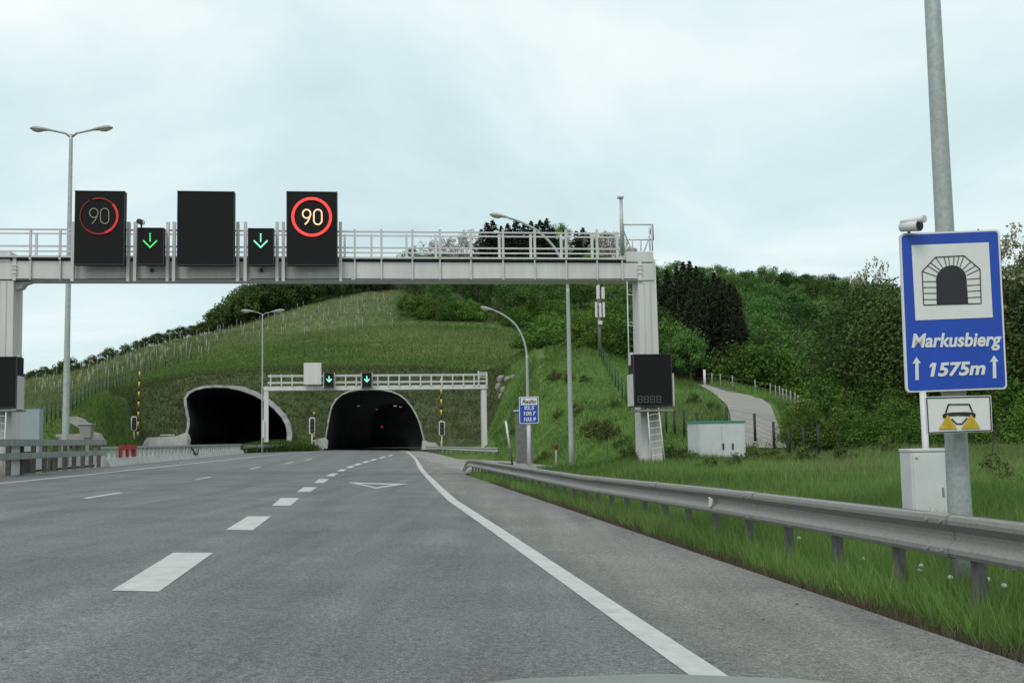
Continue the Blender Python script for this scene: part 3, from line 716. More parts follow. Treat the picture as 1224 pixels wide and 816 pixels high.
def platform(dx, sgn):
    mb = MB(); rb(mb, GP, 762 + dx, 489, 805 + dx, 491.4, -.95, .1)
    for x in (768, 790): rb(mb, GP, x + dx, 485, x + 1.6 + dx, 489, -.9, -.8)
    mb.build('platform', M_GALD, G)
    mb = MB()
    if sgn > 0:
        L1, L2 = (GP(787, 486, -.9), GP(794.5, 550, -1.1)), (GP(774, 488, -.9), GP(779, 553, -1.1))
    else:
        L1, L2 = (GP(7.5, 488, -.9), GP(4, 560, -1.0)), (GP(-7, 488, -.9), GP(-10, 560, -1.0))
    mb.tube(L1, .022, 6); mb.tube(L2, .022, 6)
    for k in range(1, 8): mb.tube([L1[0].lerp(L1[1], k / 8), L2[0].lerp(L2[1], k / 8)], .012, 5)
    mb.build('ladder', M_GANTRY, G)
platform(0, 1); platform(-786, -1)

# ------------------------------------------------------------------ displays hanging on that gantry (each a thing of its own)
def display(name, x0, y0, x1, y1, label, cat, group, o0=-.6, o1=-.31, pl=GP):
    u = uz(pl, (x0 + x1) / 2, y1, o0); root = thing(name, pt(pl, u[0], u[1], (o0 + o1) / 2), label, cat, group)
    mb = MB(); rb(mb, pl, x0, y0, x1, y1, o0, o1); mb.build('cabinet', M_BLACK, root, bevel=.008)
    mb = MB()
    for (a, b_, c, d) in ((x0, y0, x1, y0 + 1), (x0, y1 - 1, x1, y1), (x0, y0 + 1, x0 + 1, y1 - 1), (x1 - 1, y0 + 1, x1, y1 - 1)): rb(mb, pl, a, b_, c, d, o0 - .02, o0 - .001)
    mb.build('frame', M_DARK, root)
    return root
def digits(mb, pl, cx_, cy_, w, h, wpx, off):
    """9 and 0 as strokes, centre of the pair, each digit w by h"""
    for k, ch in enumerate('90'):
        x = cx_ + (-.5 if k == 0 else .5) * (w + 2.2); rw = w / 2 - wpx / 2; n = 14
        if ch == '0':
            P = []; rh = h / 2 - wpx / 2 - rw
            for t in range(n + 1): a = math.pi * t / n; P.append((x + rw * math.cos(a), cy_ - rh - rw * math.sin(a)))
            for t in range(n + 1): a = math.pi + math.pi * t / n; P.append((x + rw * math.cos(a), cy_ + rh - rw * math.sin(a)))
            P.append(P[0])
        else:
            yc = cy_ - h / 2 + wpx / 2 + rw * 1.08; P = []
            for t in range(2 * n + 1): a = 2 * math.pi * t / (2 * n) - .5; P.append((x + rw * math.cos(a), yc - rw * 1.08 * math.sin(a)))
            P.append((x + rw * .35, cy_ + h * .26)); P.append((x - rw * .45, cy_ + h / 2 - wpx / 2))
        for a, b_ in zip(P, P[1:]): seg(mb, pl, *a, *b_, wpx, off)
gS = 'speed limit displays on the near gantry'
d1 = display('speed_display', 342.3, 228.8, 403.4, 317, 'black display with a bright red 90 ring, rightmost on the near gantry', 'speed sign', gS)
mb = MB(); ringpx(mb, GP, 372.6, 259.2, 22.6, 3.3, -.63); mb.build('red_ring', M_RED, d1)
mb = MB(); digits(mb, GP, 373.2, 259.4, 11.2, 19.5, 1.7, -.63); mb.build('digits', M_AMBER, d1)
d2 = display('speed_display', 88.8, 228, 149, 316.5, 'black display with a dim half lit 90 ring, leftmost on the near gantry', 'speed sign', gS)
mb = MB(); ringpx(mb, GP, 118.2, 258.2, 21.6, 2.6, -.63, -70, 42); mb.build('red_ring', M_REDMID, d2)
mb = MB(); ringpx(mb, GP, 118.2, 258.2, 21.9, 1.7, -.63, 42, 110); ringpx(mb, GP, 118.2, 258.2, 21.9, 1.9, -.63, -130, -70); ringpx(mb, GP, 118.2, 258.2, 22, .8, -.63, 120, 250); mb.build('dim_ring', M_REDDIM, d2)
mb = MB(); digits(mb, GP, 118.6, 258.2, 10.8, 19, .8, -.63); mb.build('digits', M_CREAM, d2)
display('speed_display', 211.5, 228.4, 280.2, 317, 'blank black display between the two speed signs on the near gantry', 'display', gS)
def arrow(pl, x, y0, y1, m, root, off, k=1.0, shaft=(0, .45)):
    mb = MB(); h = y1 - y0
    for f in (.0, .16, .32): seg(mb, pl, x, y0 + h * f, x, y0 + h * (f + .12), 1.7 * k, off)
    seg(mb, pl, x, y0 + h * .45, x, y0 + h * .6, 1.5 * k, off)
    for s in (-1, 1): seg(mb, pl, x + s * 8.2 * k, y1 - 8.6 * k, x - s * .4 * k, y1, 1.7 * k, off)
    mb.build('arrow', m, root)
gA = 'lane signals on the near gantry'
d4 = display('lane_signal', 163.5, 272, 196, 316.4, 'small black lane signal with green down arrow, left one on near gantry', 'lane signal', gA)
arrow(GP, 179.4, 278.5, 296, M_GRN, d4, -.63)
d5 = display('lane_signal', 296, 272.6, 327.4, 317, 'small black lane signal with green down arrow, beside the bright 90 display', 'lane signal', gA)
arrow(GP, 311.6, 279, 296, M_TEAL, d5, -.63)
gV = 'blank message panels on the gantry posts'
v1 = display('message_panel', 757.5, 423, 803.5, 485.5, 'dark message panel on the right gantry post, faint unlit characters along its bottom', 'message panel', gV, -.95, -.25)
mb = MB()
for x in (765, 772.5, 780, 787.5):
    for (a, b_, c, d) in ((-2.6, 0, 2.6, 0), (-2.6, 3.6, 2.6, 3.6), (-2.6, 7.2, 2.6, 7.2), (-2.4, 0, -2.4, 7.2), (2.4, 0, 2.4, 7.2)): seg(mb, GP, x + a, 473.5 + b_, x + c, 473.5 + d, 1.1, -.96, .02)
mb.build('unlit_characters', mat('unlit_led', (.06, .075, .075), .6), v1)
mb = MB(); rb(mb, GP, 755, 447, 757.2, 485, -.9, -.3); mb.build('side_rail', M_RAILP, v1)
mb = MB(); rb(mb, GP, 803.8, 446, 806, 485, -.9, -.3); mb.build('side_rail', M_RAILP, v1)
mb = MB(); rb(mb, GP, 753.5, 421, 757, 436, -.6, -.3); mb.build('junction_box', M_RAILP, v1)
v2 = display('message_panel', -26, 426, 19.6, 487.5, 'dark message panel on the left gantry post at the photo edge', 'message panel', gV, -.95, -.25)
mb = MB(); rb(mb, GP, 19.9, 449, 21.9, 489, -.9, -.3); mb.build('side_rail', M_RAILP, v2)
mb = MB(); rb(mb, GP, 20, 424, 23, 441, -.6, -.3); mb.build('junction_box', M_RAILP, v2)
# little camera on top of the left lane signal
q = GP(168.5, 271, -.5); r_ = thing('traffic_camera', (q.x, q.y, q.z), 'small black traffic camera atop the left lane signal', 'camera')
mb = MB(); mb.tube([GP(169, 272, -.5), GP(169, 267, -.5)], .03, 8); mb.build('mount', M_DARK, r_)
mb = MB(); mb.tube([GP(166, 264.6, -.75), GP(168, 265.2, -.5), GP(170.5, 266, -.3)], [.085, .09, .08], 12); mb.build('housing', M_DARK, r_)
mb = MB(); mb.tube([GP(170.4, 266.2, -.62), GP(172, 266.8, -.6)], .06, 10); mb.build('bracket_cover', M_WHITE, r_)

# ------------------------------------------------------------------ far gantry at the tunnel mouth
FP = Plane(579, 525, 107, R(11))
fb = pt(FP, uz(FP, 450, 525)[0], .3)
G2 = thing('sign_gantry', fb, 'smaller white gantry far off in front of the tunnel mouths', 'gantry', 'gantries over the road')
mb = MB(); rb(mb, FP, 315, 460.6, 583, 465.6, 0, .8); mb.build('beam', M_GANTRY, G2)
for (a, b_, yb) in ((315.2, 320.8, 528), (576.2, 582, 537)):
    mb = MB(); rb(mb, FP, a, 465.6, b_, yb, .05, .7); mb.build('post', M_GANTRY, G2)
mb = MB(); rb(mb, FP, 313.6, 502, 316, 523, -.15, .2); mb.build('post_cabinet', M_GANTRY, G2)
for y in (447.8, 455.8):
    mb = MB(); rb(mb, FP, 320, y - .55, 583, y + .55, -.08, -.02); mb.build('handrail', M_RAILP, G2)
    mb = MB(); rb(mb, FP, 320, y + .8, 583, y + 1.8, .78, .84); mb.build('handrail', M_RAILP, G2)
x = 323.5
while x < 575:
    if not 361 < x < 386:
        mb = MB(); rb(mb, FP, x - .75, 447.2, x + .75, 461, -.09, 0); mb.build('rail_post', M_RAILP, G2)
    x += 12.8
mb = MB(); rb(mb, FP, 571.5, 443, 573, 461, -.1, .1); rb(mb, FP, 581, 444.5, 582.6, 461, -.1, .1); rb(mb, FP, 573, 444.5, 581, 445.7, -.1, 0); rb(mb, FP, 573, 450, 581, 451, -.1, 0); rb(mb, FP, 573, 455, 581, 456, .6, .7); mb.build('end_cage', M_RAILP, G2)
gF = 'lane signals on the far gantry'
for (x0, x1, y0, y1, lab) in ((387.7, 399, 445.2, 462.6, 'tiny lane signal with green arrow on far gantry beside the white panel'), (432.8, 444.2, 445, 462.6, 'tiny lane signal with green arrow, right one on far gantry')):
    d_ = display('lane_signal', x0, y0, x1, y1, lab, 'lane signal', gF, -.7, -.2, FP)
    for x in (x0 - .9, x1 + .9):
        mb = MB(); rb(mb, FP, x - .5, 445, x + .5, 465, -.25, -.1); mb.build('bracket', M_RAILP, d_)
    xm = (x0 + x1) / 2; mb = MB()
    seg(mb, FP, xm, 449.2, xm, 455.5, 1.3, -.75); seg(mb, FP, xm - 3, 452.8, xm + .3, 456.4, 1.5, -.75); seg(mb, FP, xm + 3, 452.8, xm - .3, 456.4, 1.5, -.75); mb.build('arrow', M_TEAL, d_)
q = FP(373.5, 459, -.4); r_ = thing('blank_sign', (q.x, q.y, q.z), 'blank pale rectangular panel on the far gantry railing', 'sign')
mb = MB(); rb(mb, FP, 363, 433.4, 384, 459.2, -.5, -.3); mb.build('panel', M_GANTRY, r_)
mb = MB(); rb(mb, FP, 366, 434, 367, 464, -.29, -.1); rb(mb, FP, 380, 434, 381, 464, -.29, -.1); mb.build('bracket', M_RAILP, r_)
# ------------------------------------------------------------------ street lamps
gL = 'street lamps along the motorway'
def lamp_head(root, base, dirv, s=1.0):
    """cobra-head luminaire: housing, lens; base = end of the arm, dirv = outward direction"""
    d = Vector(dirv).normalized(); side = d.cross(Vector((0, 0, 1))).normalized(); up = side.cross(d)
    mb = MB(); rows = []
    for t, wv, hv in ((0, .05, .05), (.12, .07, .07), (.3, .12, .10), (.55, .155, .125), (.75, .14, .10), (.86, .05, .04)):
        rows.append([Vector(base) + d * t * s + side * wv * s * math.cos(a) + up * hv * s * max(-.35, math.sin(a)) for a in [2 * math.pi * k / 12 for k in range(12)]])
    mb.sheet(rows, True, True); mb.add(rows[-1], [tuple(range(12))]); h = mb.build('lamp_head', M_LAMPG, root)
    mb = MB(); rows = []
    for t, wv, hv in ((.30, .02, .01), (.36, .10, .06), (.55, .135, .10), (.72, .11, .07), (.8, .02, .01)):
        rows.append([Vector(base) + d * t * s + side * wv * s * math.cos(a) - up * (.03 * s + hv * s * math.sin(a)) for a in [math.pi * k / 8 for k in range(9)]])
    mb.sheet(rows, True); mb.build('lens', M_LAMP, h)
# double-armed, left
def double_lamp(px0, py0, px1, py1, d, l, r, label, headscale, rad):
    b = at(px0, py0, d); t = at(px1, py1, d); b.z = min(b.z, tz(b.x, b.y)) - .1
    b = Vector((t.x, t.y, b.z)) ; root = thing('street_lamp', (b.x, b.y, b.z), label, 'street lamp', gL)
    mb = MB(); mb.tube([b, b + Vector((0, 0, 1.2)), t.lerp(b, .02), t], [rad, rad * .92, rad * .5, rad * .42], 12); mb.build('pole', M_GAL, root)
    for e_ in (l, r):
        E = at(e_[0], e_[1], d); mb = MB(); dv = (E - t); mb.tube([t - Vector((0, 0, .15)), t.lerp(E, .15), t.lerp(E, .56)], [rad * .38, rad * .34, rad * .3], 8); mb.build('arm', M_GAL, root)
        lamp_head(root, t.lerp(E, .52), Vector((dv.x, dv.y, 0)).normalized() + Vector((0, 0, .10)), headscale)
    return root
double_lamp(76, 540, 85, 160.5, 48, (38.5, 151.5), (132.5, 151), 'tall double armed street lamp behind the left end of the near gantry', 1.1, .16)
double_lamp(315.5, 527, 313.8, 375, 104, (295, 370.5), (334, 370.8), 'distant double armed street lamp between the two tunnel mouths', 1.5, .10)
def curved_lamp(base, poletop, arc, head, d, label, rad, hs):
    t = at(*poletop, d); b = Vector((t.x, t.y, tz(t.x, t.y) - .1)); root = thing('street_lamp', (b.x, b.y, b.z), label, 'street lamp', gL)
    mb = MB(); mb.tube([b, b.lerp(t, .15), b.lerp(t, .98), t], [rad, rad * .9, rad * .62, rad * .6], 12); mb.build('pole', M_SPANGLE, root)
    P = [at(*a, d) for a in arc]; mb = MB(); pts = [t - Vector((0, 0, .2)), t]
    allp = [t] + P
    for i in range(len(allp) - 1):      # Catmull-Rom through the traced points
        p0 = allp[max(i - 1, 0)] if i else t - Vector((0, 0, 1)); p1, p2 = allp[i], allp[i + 1]; p3 = allp[min(i + 2, len(allp) - 1)]
        for k in range(1, 7):
            u = k / 6; pts.append(.5 * ((2 * p1) + (p2 - p0) * u + (2 * p0 - 5 * p1 + 4 * p2 - p3) * u * u + (3 * p1 - p0 - 3 * p2 + p3) * u ** 3))
    mb.tube(pts, [rad * .55 - .0007 * k for k in range(len(pts))], 10); mb.build('arm', M_SPANGLE, root)
    H = at(*head, d); dv = H - P[-1]; lamp_head(root, P[-1], dv, hs); return root
curved_lamp((682, 555), (678.6, 345), ((675, 322), (664, 298), (645, 278), (625, 266.5), (607, 260)), (588, 257), 50, 'curved street lamp right of the road rising behind the near gantry', .135, 1.0)
curved_lamp((632, 551), (629.8, 425), ((625.5, 405), (616, 388), (602, 376.5), (591, 371.2)), (577, 368), 63, 'curved street lamp standing behind the small radio frequency sign', .12, 1.0)

# ------------------------------------------------------------------ the big lamp pole with the tunnel sign
SD = 8.45
pb = at(1152, 695, 8.75); ptop = at(1108, -160, 8.75)
zb = tz(pb.x, pb.y) - .05
P5 = thing('street_lamp', (pb.x, pb.y, zb), 'thick galvanised lamp pole carrying the blue tunnel sign, cut by the top edge', 'street lamp', gL)
def pole_x(z): return pb.x
mb = MB()
def p5(z): return Vector((pb.x - .0 * z, pb.y, z))
mb.tube([p5(zb), p5(.6), p5(2.2), p5(4.2), p5(8.4)], [.096, .092, .078, .066, .05], 24); mb.build('pole', M_SPANGLE, P5)
mb = MB(); E = p5(8.4); pts = [E - Vector((0, 0, .2))] + [E + Vector((-1.9 * math.sin(a), 0, 1.0 * (1 - math.cos(a)))) * 1.0 for a in [R(k * 9) for k in range(1, 11)]]
pts = [E - Vector((0, 0, .2)), E] + [E + Vector((-1.8 * (1 - math.cos(R(k * 9))), 0, .9 * math.sin(R(k * 9)))) for k in range(1, 11)]
mb.tube(pts, .045, 12); mb.build('arm', M_SPANGLE, P5); lamp_head(P5, pts[-1], (-1, 0, .1))
SP = Plane(1140, 372, SD, R(1.0))
def rrect(mb, pl, quad, r, off, th):
    """rounded rectangle through 4 picture corners (tl,tr,br,bl) on the plane"""
    c = [uz(pl, x, y, off) for x, y in quad]; out = []
    for k in range(4):
        p, a, b_ = Vector(c[k]), Vector(c[k - 1]), Vector(c[(k + 1) % 4]); da, db = (a - p).normalized(), (b_ - p).normalized()
        for s in range(6):
            t = s / 5; q = (p + da * r) * (1 - t) ** 2 + p * 2 * t * (1 - t) + (p + db * r) * t * t; out.append(q)
    return mb.poly3([pt(pl, q.x, q.y, off) for q in out], pl.n * th)
quad = [(1075.6, 279), (1194.6, 274.2), (1204, 464.6), (1083.6, 469)]
cen = SP(1140, 372)
TS = thing('tunnel_sign', (cen.x, cen.y, cen.z), 'big blue motorway tunnel sign with a white pictogram and place name on the lamp pole', 'road sign')
mb = MB(); rrect(mb, SP, quad, .035, 0, .03); mb.build('panel', M_SIGNW, TS)
def inset(q, f):
    c = [sum(p[i] for p in q) / 4 for i in (0, 1)]; return [(p[0] + (1 if p[0] < c[0] else -1) * f, p[1] + (1 if p[1] < c[1] else -1) * f) for p in q]
mb = MB(); rrect(mb, SP, inset(quad, 2.0), .03, -.003, .003); mb.build('blue_face', M_BLUE, TS)
mb = MB(); wq = [SP(x, y, -.006) for x, y in ((1089.6, 293.0), (1181.8, 289.6), (1186.8, 379.2), (1094.4, 382.8))]; mb.poly3(wq, SP.n * .003); mb.build('white_field', M_SIGNW, TS)
# pictogram, drawn in sign coordinates  (zoomed crop px -> photo px)
def zc(x, y): return (1040 + x / 2.717, 240 + y / 2.717)
def zseg(mb, x0, y0, x1, y1, wpx=.9, off=-.009): seg(mb, SP, *zc(x0, y0), *zc(x1, y1), wpx, off, .002)
mb = MB()
arch = [zc(217, 336), zc(215, 255)] + [zc(264 + 49.5 * math.cos(R(a)) - .0, 256 - 47 * math.sin(R(a)) - 2 * math.cos(R(a))) for a in range(180, -1, -12)] + [zc(319, 333)]
mb.poly3([SP(x, y, -.009) for x, y in arch], SP.n * .003)
mb.build('tunnel_symbol', M_INK, TS)
mb = MB()
outl = [(174, 338), (169, 229), (213, 183), (305, 178), (357, 222), (361, 333), (174, 338)]
for a, b_ in zip(outl, outl[1:]): zseg(mb, *a, *b_, 1.1)
for a, b_ in (((171, 262), (215, 262)), ((172, 281), (216, 281)), ((173, 300), (217, 300)), ((174, 320), (217, 320)), ((315, 255), (358, 251)), ((316, 275), (359, 272)), ((317, 294), (360, 291)), ((318, 314), (361, 312)), ((169, 229), (216, 245)), ((187, 211), (222, 233)), ((213, 183), (236, 217)), ((196, 201), (228, 225)), ((240, 182), (248, 211)), ((255, 181), (258, 208)), ((273, 180), (271, 208)), ((289, 179), (282, 210)), ((305, 178), (292, 214)), ((327, 197), (302, 222)), ((343, 210), (309, 231)), ((357, 222), (314, 241))):
    zseg(mb, *a, *b_, .8)
mb.build('arch_stones', M_INK, TS)
def line_on(p0, p1, off=-.007):
    a, b_ = SP(*p0, off), SP(*p1, off); return (a + b_) / 2, (b_ - a)
c_, d_ = line_on((1087.5, 408), (1195.5, 406)); ln = d_.length
text_mesh('place_name', 'Markusbierg', .148, M_SIGNW, TS, c_, d_.normalized(), Vector((0, 0, 1)), shear=.22, bold=.0042, width=ln * 1.0)
c_, d_ = line_on((1109, 443), (1175.5, 440.3)); text_mesh('distance', '1575m', .142, M_SIGNW, TS, c_, d_.normalized(), Vector((0, 0, 1)), shear=.22, bold=.0048, width=d_.length)
for (x, y, k) in ((1096.2, 440, 0), (1188.8, 438, 0)):
    mb = MB(); A = [(x + a, y + b_) for a, b_ in ((-1.9, 14), (-2.1, -6), (-5.4, -5.6), (-.6, -13.4), (4.6, -6.1), (1.7, -6), (2.2, 13.8))]
    mb.poly3([SP(px, py, -.007) for px, py in A], SP.n * .003); mb.build('up_arrow', M_SIGNW, TS)
for z_ in (300, 345, 440):
    mb = MB(); rb(mb, SP, 1100, z_ - 2, 1185, z_ + 2, .031, .09); mb.build('mounting_bracket', M_GALD, TS)
# supplementary plate with a car and its headlights
q2 = [(1106.2, 474), (1184.6, 472.2), (1186.6, 515.6), (1108.6, 518.4)]
c2 = SP(1146, 495); HS = thing('headlight_plate', (c2.x, c2.y, c2.z), 'small white plate of a car with yellow headlight beams, under the blue sign', 'road sign')
mb = MB(); rrect(mb, SP, q2, .012, .0, .02); mb.build('panel', M_SIGNW, HS)
mb = MB(); qi = inset(q2, 1.5)
for a, b_ in zip(qi, qi[1:] + qi[:1]): seg(mb, SP, *a, *b_, 1.2, -.003, .003)
mb.build('border', M_INK, HS)
def z7(x, y): return (1060 + x / 5.1, 460 + y / 5.1)
mb = MB()
for a, b_, wd in (((360, 168), (375, 120), 1.7), ((373, 119), (503, 117), 1.5), ((503, 117), (522, 165), 1.7), ((395, 205), (424, 235), 1.5), ((424, 236), (460, 236), 1.5), ((460, 235), (490, 200), 1.5)): seg(mb, SP, *z7(*a), *z7(*b_), wd, -.004, .003)
mb.poly3([SP(*z7(x, y), -.005) for x, y in ((340, 182), (352, 172), (405, 166), (480, 164), (532, 168), (543, 178), (540, 196), (525, 200), (512, 190), (440, 186), (375, 190), (362, 202), (344, 200))], SP.n * .003)
mb.build('car_outline', M_INK, HS)
for tri_ in (((372, 180), (318, 268), (430, 267)), ((515, 178), (455, 266), (570, 263))):
    mb = MB(); mb.poly3([SP(*z7(*a), -.009) for a in tri_], SP.n * .003); mb.build('headlight_beam', M_YEL, HS)
mb = MB(); rb(mb, SP, 1127, 466, 1155, 474, .04, .07); mb.build('mounting_bracket', M_GALD, HS)
mb = MB(); rb(mb, SP, 1130, 494, 1156, 498, .021, .09); mb.build('mounting_bracket', M_GALD, HS)
# bullet camera on its top edge
q = SP(1084, 277, .05); CC = thing('security_camera', (q.x, q.y, q.z), 'white bullet camera perched on the top left corner of the blue sign', 'camera')
a, b_ = SP(1077.5, 271.8, .02), SP(1099, 269.6, -.12)
mb = MB(); mb.tube([a, b_], [.036, .045], 16); mb.build('housing', M_WHITE, CC)
d_ = (b_ - a).normalized(); mb = MB(); mb.tube([b_ + d_ * .0005, b_ + d_ * .006], .041, 16); mb.tube([b_ + d_ * .006, b_ + d_ * .012], .02, 12); mb.build('lens', M_INK, CC)
mb = MB(); mb.tube([a + d_ * .0 + Vector((0, 0, .038)), b_ + d_ * .05 + Vector((0, 0, .048))], [.02, .03], 8); mb.build('sunshield', M_WHITE, CC)
mb = MB(); mb.tube([a.lerp(b_, .4) - Vector((0, 0, .035)), Vector((a.lerp(b_, .4).x, a.lerp(b_, .4).y, SP(1084, 280).z))], .012, 6); mb.build('mount', M_GALD, CC)
# the white cabinet and its white post behind the guardrail
CPl = Plane(1111, 610, 12.4, R(3))
q = CPl(1111, 625); EC = thing('equipment_cabinet', (q.x, q.y, tz(q.x, q.y)), 'white street cabinet beside the thick lamp pole behind the guardrail', 'cabinet')
zlow = tz(q.x, q.y)
c0, c1 = uz(CPl, 1088, 540), uz(CPl, 1134.5, 533)
mb = MB(); um = (c0[0] + c1[0]) / 2; hw = (c1[0] - c0[0]) / 2; zt = (c0[1] + c1[1]) / 2
mb.box(pt(CPl, um, (zlow - .05 + zt - .03) / 2, .15), CPl.u * hw, CPl.n * .15, (0, 0, (zt - .03 - zlow + .05) / 2)); mb.build('body', M_WHITE, EC, bevel=.006)
mb = MB(); mb.box(pt(CPl, um, zt - .012, .15), CPl.u * (hw + .008), CPl.n * .16, (0, 0, .016)); mb.build('lid', M_WHITE, EC, bevel=.005)
mb = MB(); mb.box(pt(CPl, um - .02, (zlow + .12 + zt - .06) / 2, -.005), CPl.u * (hw - .045), CPl.n * .006, (0, 0, (zt - .06 - zlow - .12) / 2)); dr = mb.build('door', M_WHITE, EC, bevel=.003)
mb = MB(); mb.box(pt(CPl, um - hw * .72, zt - .10, -.013), CPl.u * .018, CPl.n * .002, (0, 0, .008)); mb.build('nameplate', M_GALD, dr)
mb = MB(); mb.box(pt(CPl, um + hw * .55, (zlow + zt) / 2, -.016), CPl.u * .01, CPl.n * .006, (0, 0, .05)); mb.build('handle', M_GALD, dr)
q = CPl(1102, 533, .35); WP = MB(); a = CPl(1101.5, 440, .4); WP.tube([Vector((a.x, a.y, tz(a.x, a.y) - .05)), Vector((a.x, a.y, a.z))], .038, 12)
o = WP.build('post', M_WHITE, None, loc=(a.x, a.y, tz(a.x, a.y))); o.name = 'white_post'; tag(o, 'plain white steel post rising behind the white cabinet and blue sign', 'post')

# ------------------------------------------------------------------ radio sign
RP_ = Plane(632.5, 490, 61.5, R(2)); q = RP_(632.5, 552); zg = tz(q.x, q.y)
RS = thing('radio_sign', (q.x, q.y, zg), 'small blue radio frequency sign on a white pole by the lay-by', 'road sign')
mb = MB(); c_ = RP_(632, 500, .08); mb.tube([Vector((c_.x, c_.y, zg - .1)), Vector((c_.x, c_.y, RP_(632, 476).z))], .11, 10); mb.build('pole', M_WHITE, RS)
quad = [(620.3, 474.2), (643.6, 473.6), (644, 505.6), (621, 506)]
mb = MB(); rrect(mb, RP_, quad, .06, -.1, .06); mb.build('panel', M_SIGNW, RS)
mb = MB(); rrect(mb, RP_, inset(quad, .8), .05, -.106, .006); mb.build('blue_face', M_BLUE, RS)
mb = MB(); mb.poly3([RP_(x, y, -.112) for x, y in ((622.4, 475.6), (641.8, 475.2), (642, 483.6), (622.6, 484))], RP_.n * .005); mb.build('white_field', M_SIGNW, RS)
for txt, y, m_t, x0, x1 in (('Radio', 480, M_INK, 624, 640.5), ('92.5', 487.6, M_SIGNW, 626, 638), ('100.7', 494.3, M_SIGNW, 625, 639.5), ('102.9', 501.2, M_SIGNW, 625.3, 639.8)):
    a, b_ = RP_(x0, y, -.118), RP_(x1, y - .2, -.118); text_mesh('lettering', txt, .29, m_t, RS, (a + b_) / 2, (b_ - a).normalized(), Vector((0, 0, 1)), shear=.2, bold=.008, width=(b_ - a).length)

# ------------------------------------------------------------------ roadside boxes
def box_thing(name, pl, x0, x1, yt, label, cat, depth, m, mlid, lid_h=.06, over=.04):
    q = pl((x0 + x1) / 2, yt); zg = tz(q.x, q.y); u0, z1 = uz(pl, x0, yt); u1, _ = uz(pl, x1, yt); um, hw = (u0 + u1) / 2, (u1 - u0) / 2
    root = thing(name, (q.x, q.y, zg), label, cat)
    mb = MB(); mb.box(pt(pl, um, (z1 - lid_h + zg - .15) / 2, depth / 2), pl.u * hw, pl.n * depth / 2, (0, 0, (z1 - lid_h - zg + .15) / 2)); mb.build('body', m, root, bevel=.012)
    mb = MB(); mb.box(pt(pl, um, z1 - lid_h / 2 + .002, depth / 2), pl.u * (hw + over), pl.n * (depth / 2 + over), (0, 0, lid_h / 2)); mb.build('lid', mlid, root, bevel=.01)
    return root, um, hw, zg, z1
HP = Plane(862, 548, 44, R(9))
hut, um, hw, zg, z1 = box_thing('transformer_hut', HP, 833.5, 890, 503.4, 'small white transformer hut with a green roof edge in the grass', 'hut', 1.3, mat('white_hut_render', (.56, .57, .58), .8, var=.07, scale=3, dirt=(.40, .42, .38)), mat('green_roof_edge', (.06, .26, .22), .6), .07, .04)
for k in (-1, 1):
    mb = MB(); mb.box(pt(HP, um + hw * .48 * k + .0, (zg + .12 + z1 - .16) / 2, -.012), HP.u * hw * .46, HP.n * .012, (0, 0, (z1 - .16 - zg - .12) / 2)); dr = mb.build('door', mat('white_hut_door', (.57, .58, .59), .7, var=.05, scale=3), hut, bevel=.008)
    mb = MB(); mb.box(pt(HP, um + hw * (.25 + .2 * k), zg + .55, -.035), HP.u * .035, HP.n * .012, (0, 0, .12)); mb.build('handle', M_DARK, dr)
UP_ = Plane(627, 545, 66, R(4)); box_thing('stone_kiosk', UP_, 617, 636, 489.5, 'grey concrete kiosk with a flat overhanging top behind the radio sign', 'kiosk', 1.0, mat('mottled_grey_concrete', (.14, .145, .14), .9, var=.25, scale=4, bump=.4), M_CONC, .12, .1)
LB = Plane(36, 520, 83, R(4)); cb = box_thing('equipment_cabinet', LB, 25, 47.5, 488, 'blue grey cabinet beyond the left barrier, beside the lamp foot', 'cabinet', .8, mat('blue_grey_panel', (.30, .335, .36), .5, var=.05, scale=2), M_GALD, .05, .02)
BP = Plane(100, 520, 96, R(4)); q = BP(101, 524)
zg_ = tz(q.x, q.y); SP_ = thing('salt_bin', (q.x, q.y, zg_), 'dark funnel shaped grit bin by the concrete slope on the left', 'bin')
mb = MB(); a = [uz(BP, 92, 506.5), uz(BP, 109, 506.5), uz(BP, 107.5, 523), uz(BP, 99.5, 523)]
mb.poly3([pt(BP, u, z) for u, z in a], BP.n * .9); mb.build('hopper', M_GALD, SP_)
mb = MB(); rb(mb, BP, 91, 505.8, 110, 507.2, -.1, 1.0); mb.build('lid', M_GAL, SP_); mb = MB(); u0 = uz(BP, 103, 523); mb.box(pt(BP, u0[0], (u0[1] + zg_) / 2 - .1, .4), BP.u * .3, BP.n * .3, (0, 0, max(.1, (u0[1] - zg_) / 2 + .1))); mb.build('leg', M_GALD, SP_)
mb = MB(); cs = [(79, 498), (88, 497.5), (97, 501), (105, 508), (108, 516), (117, 518), (121, 526), (48, 526), (54, 519), (80, 518.5), (96, 518), (94, 511), (86, 506), (79, 505)]
CSP = Plane(95, 520, 98, R(4)); mb.poly3([CSP(x, y, .9 - (y - 497) * .03) for x, y in cs], CSP.n * 1.2); o = mb.build('concrete_slab', mat('stained_headwall_concrete', (.24, .225, .205), .9, var=.2, scale=1.5, dirt=(.13, .12, .10)), None, loc=tuple(CSP(90, 524))); tag(o, 'pale sloping concrete headwall at the foot of the left mound', 'concrete headwall')
q = at(55, 495, 105); 
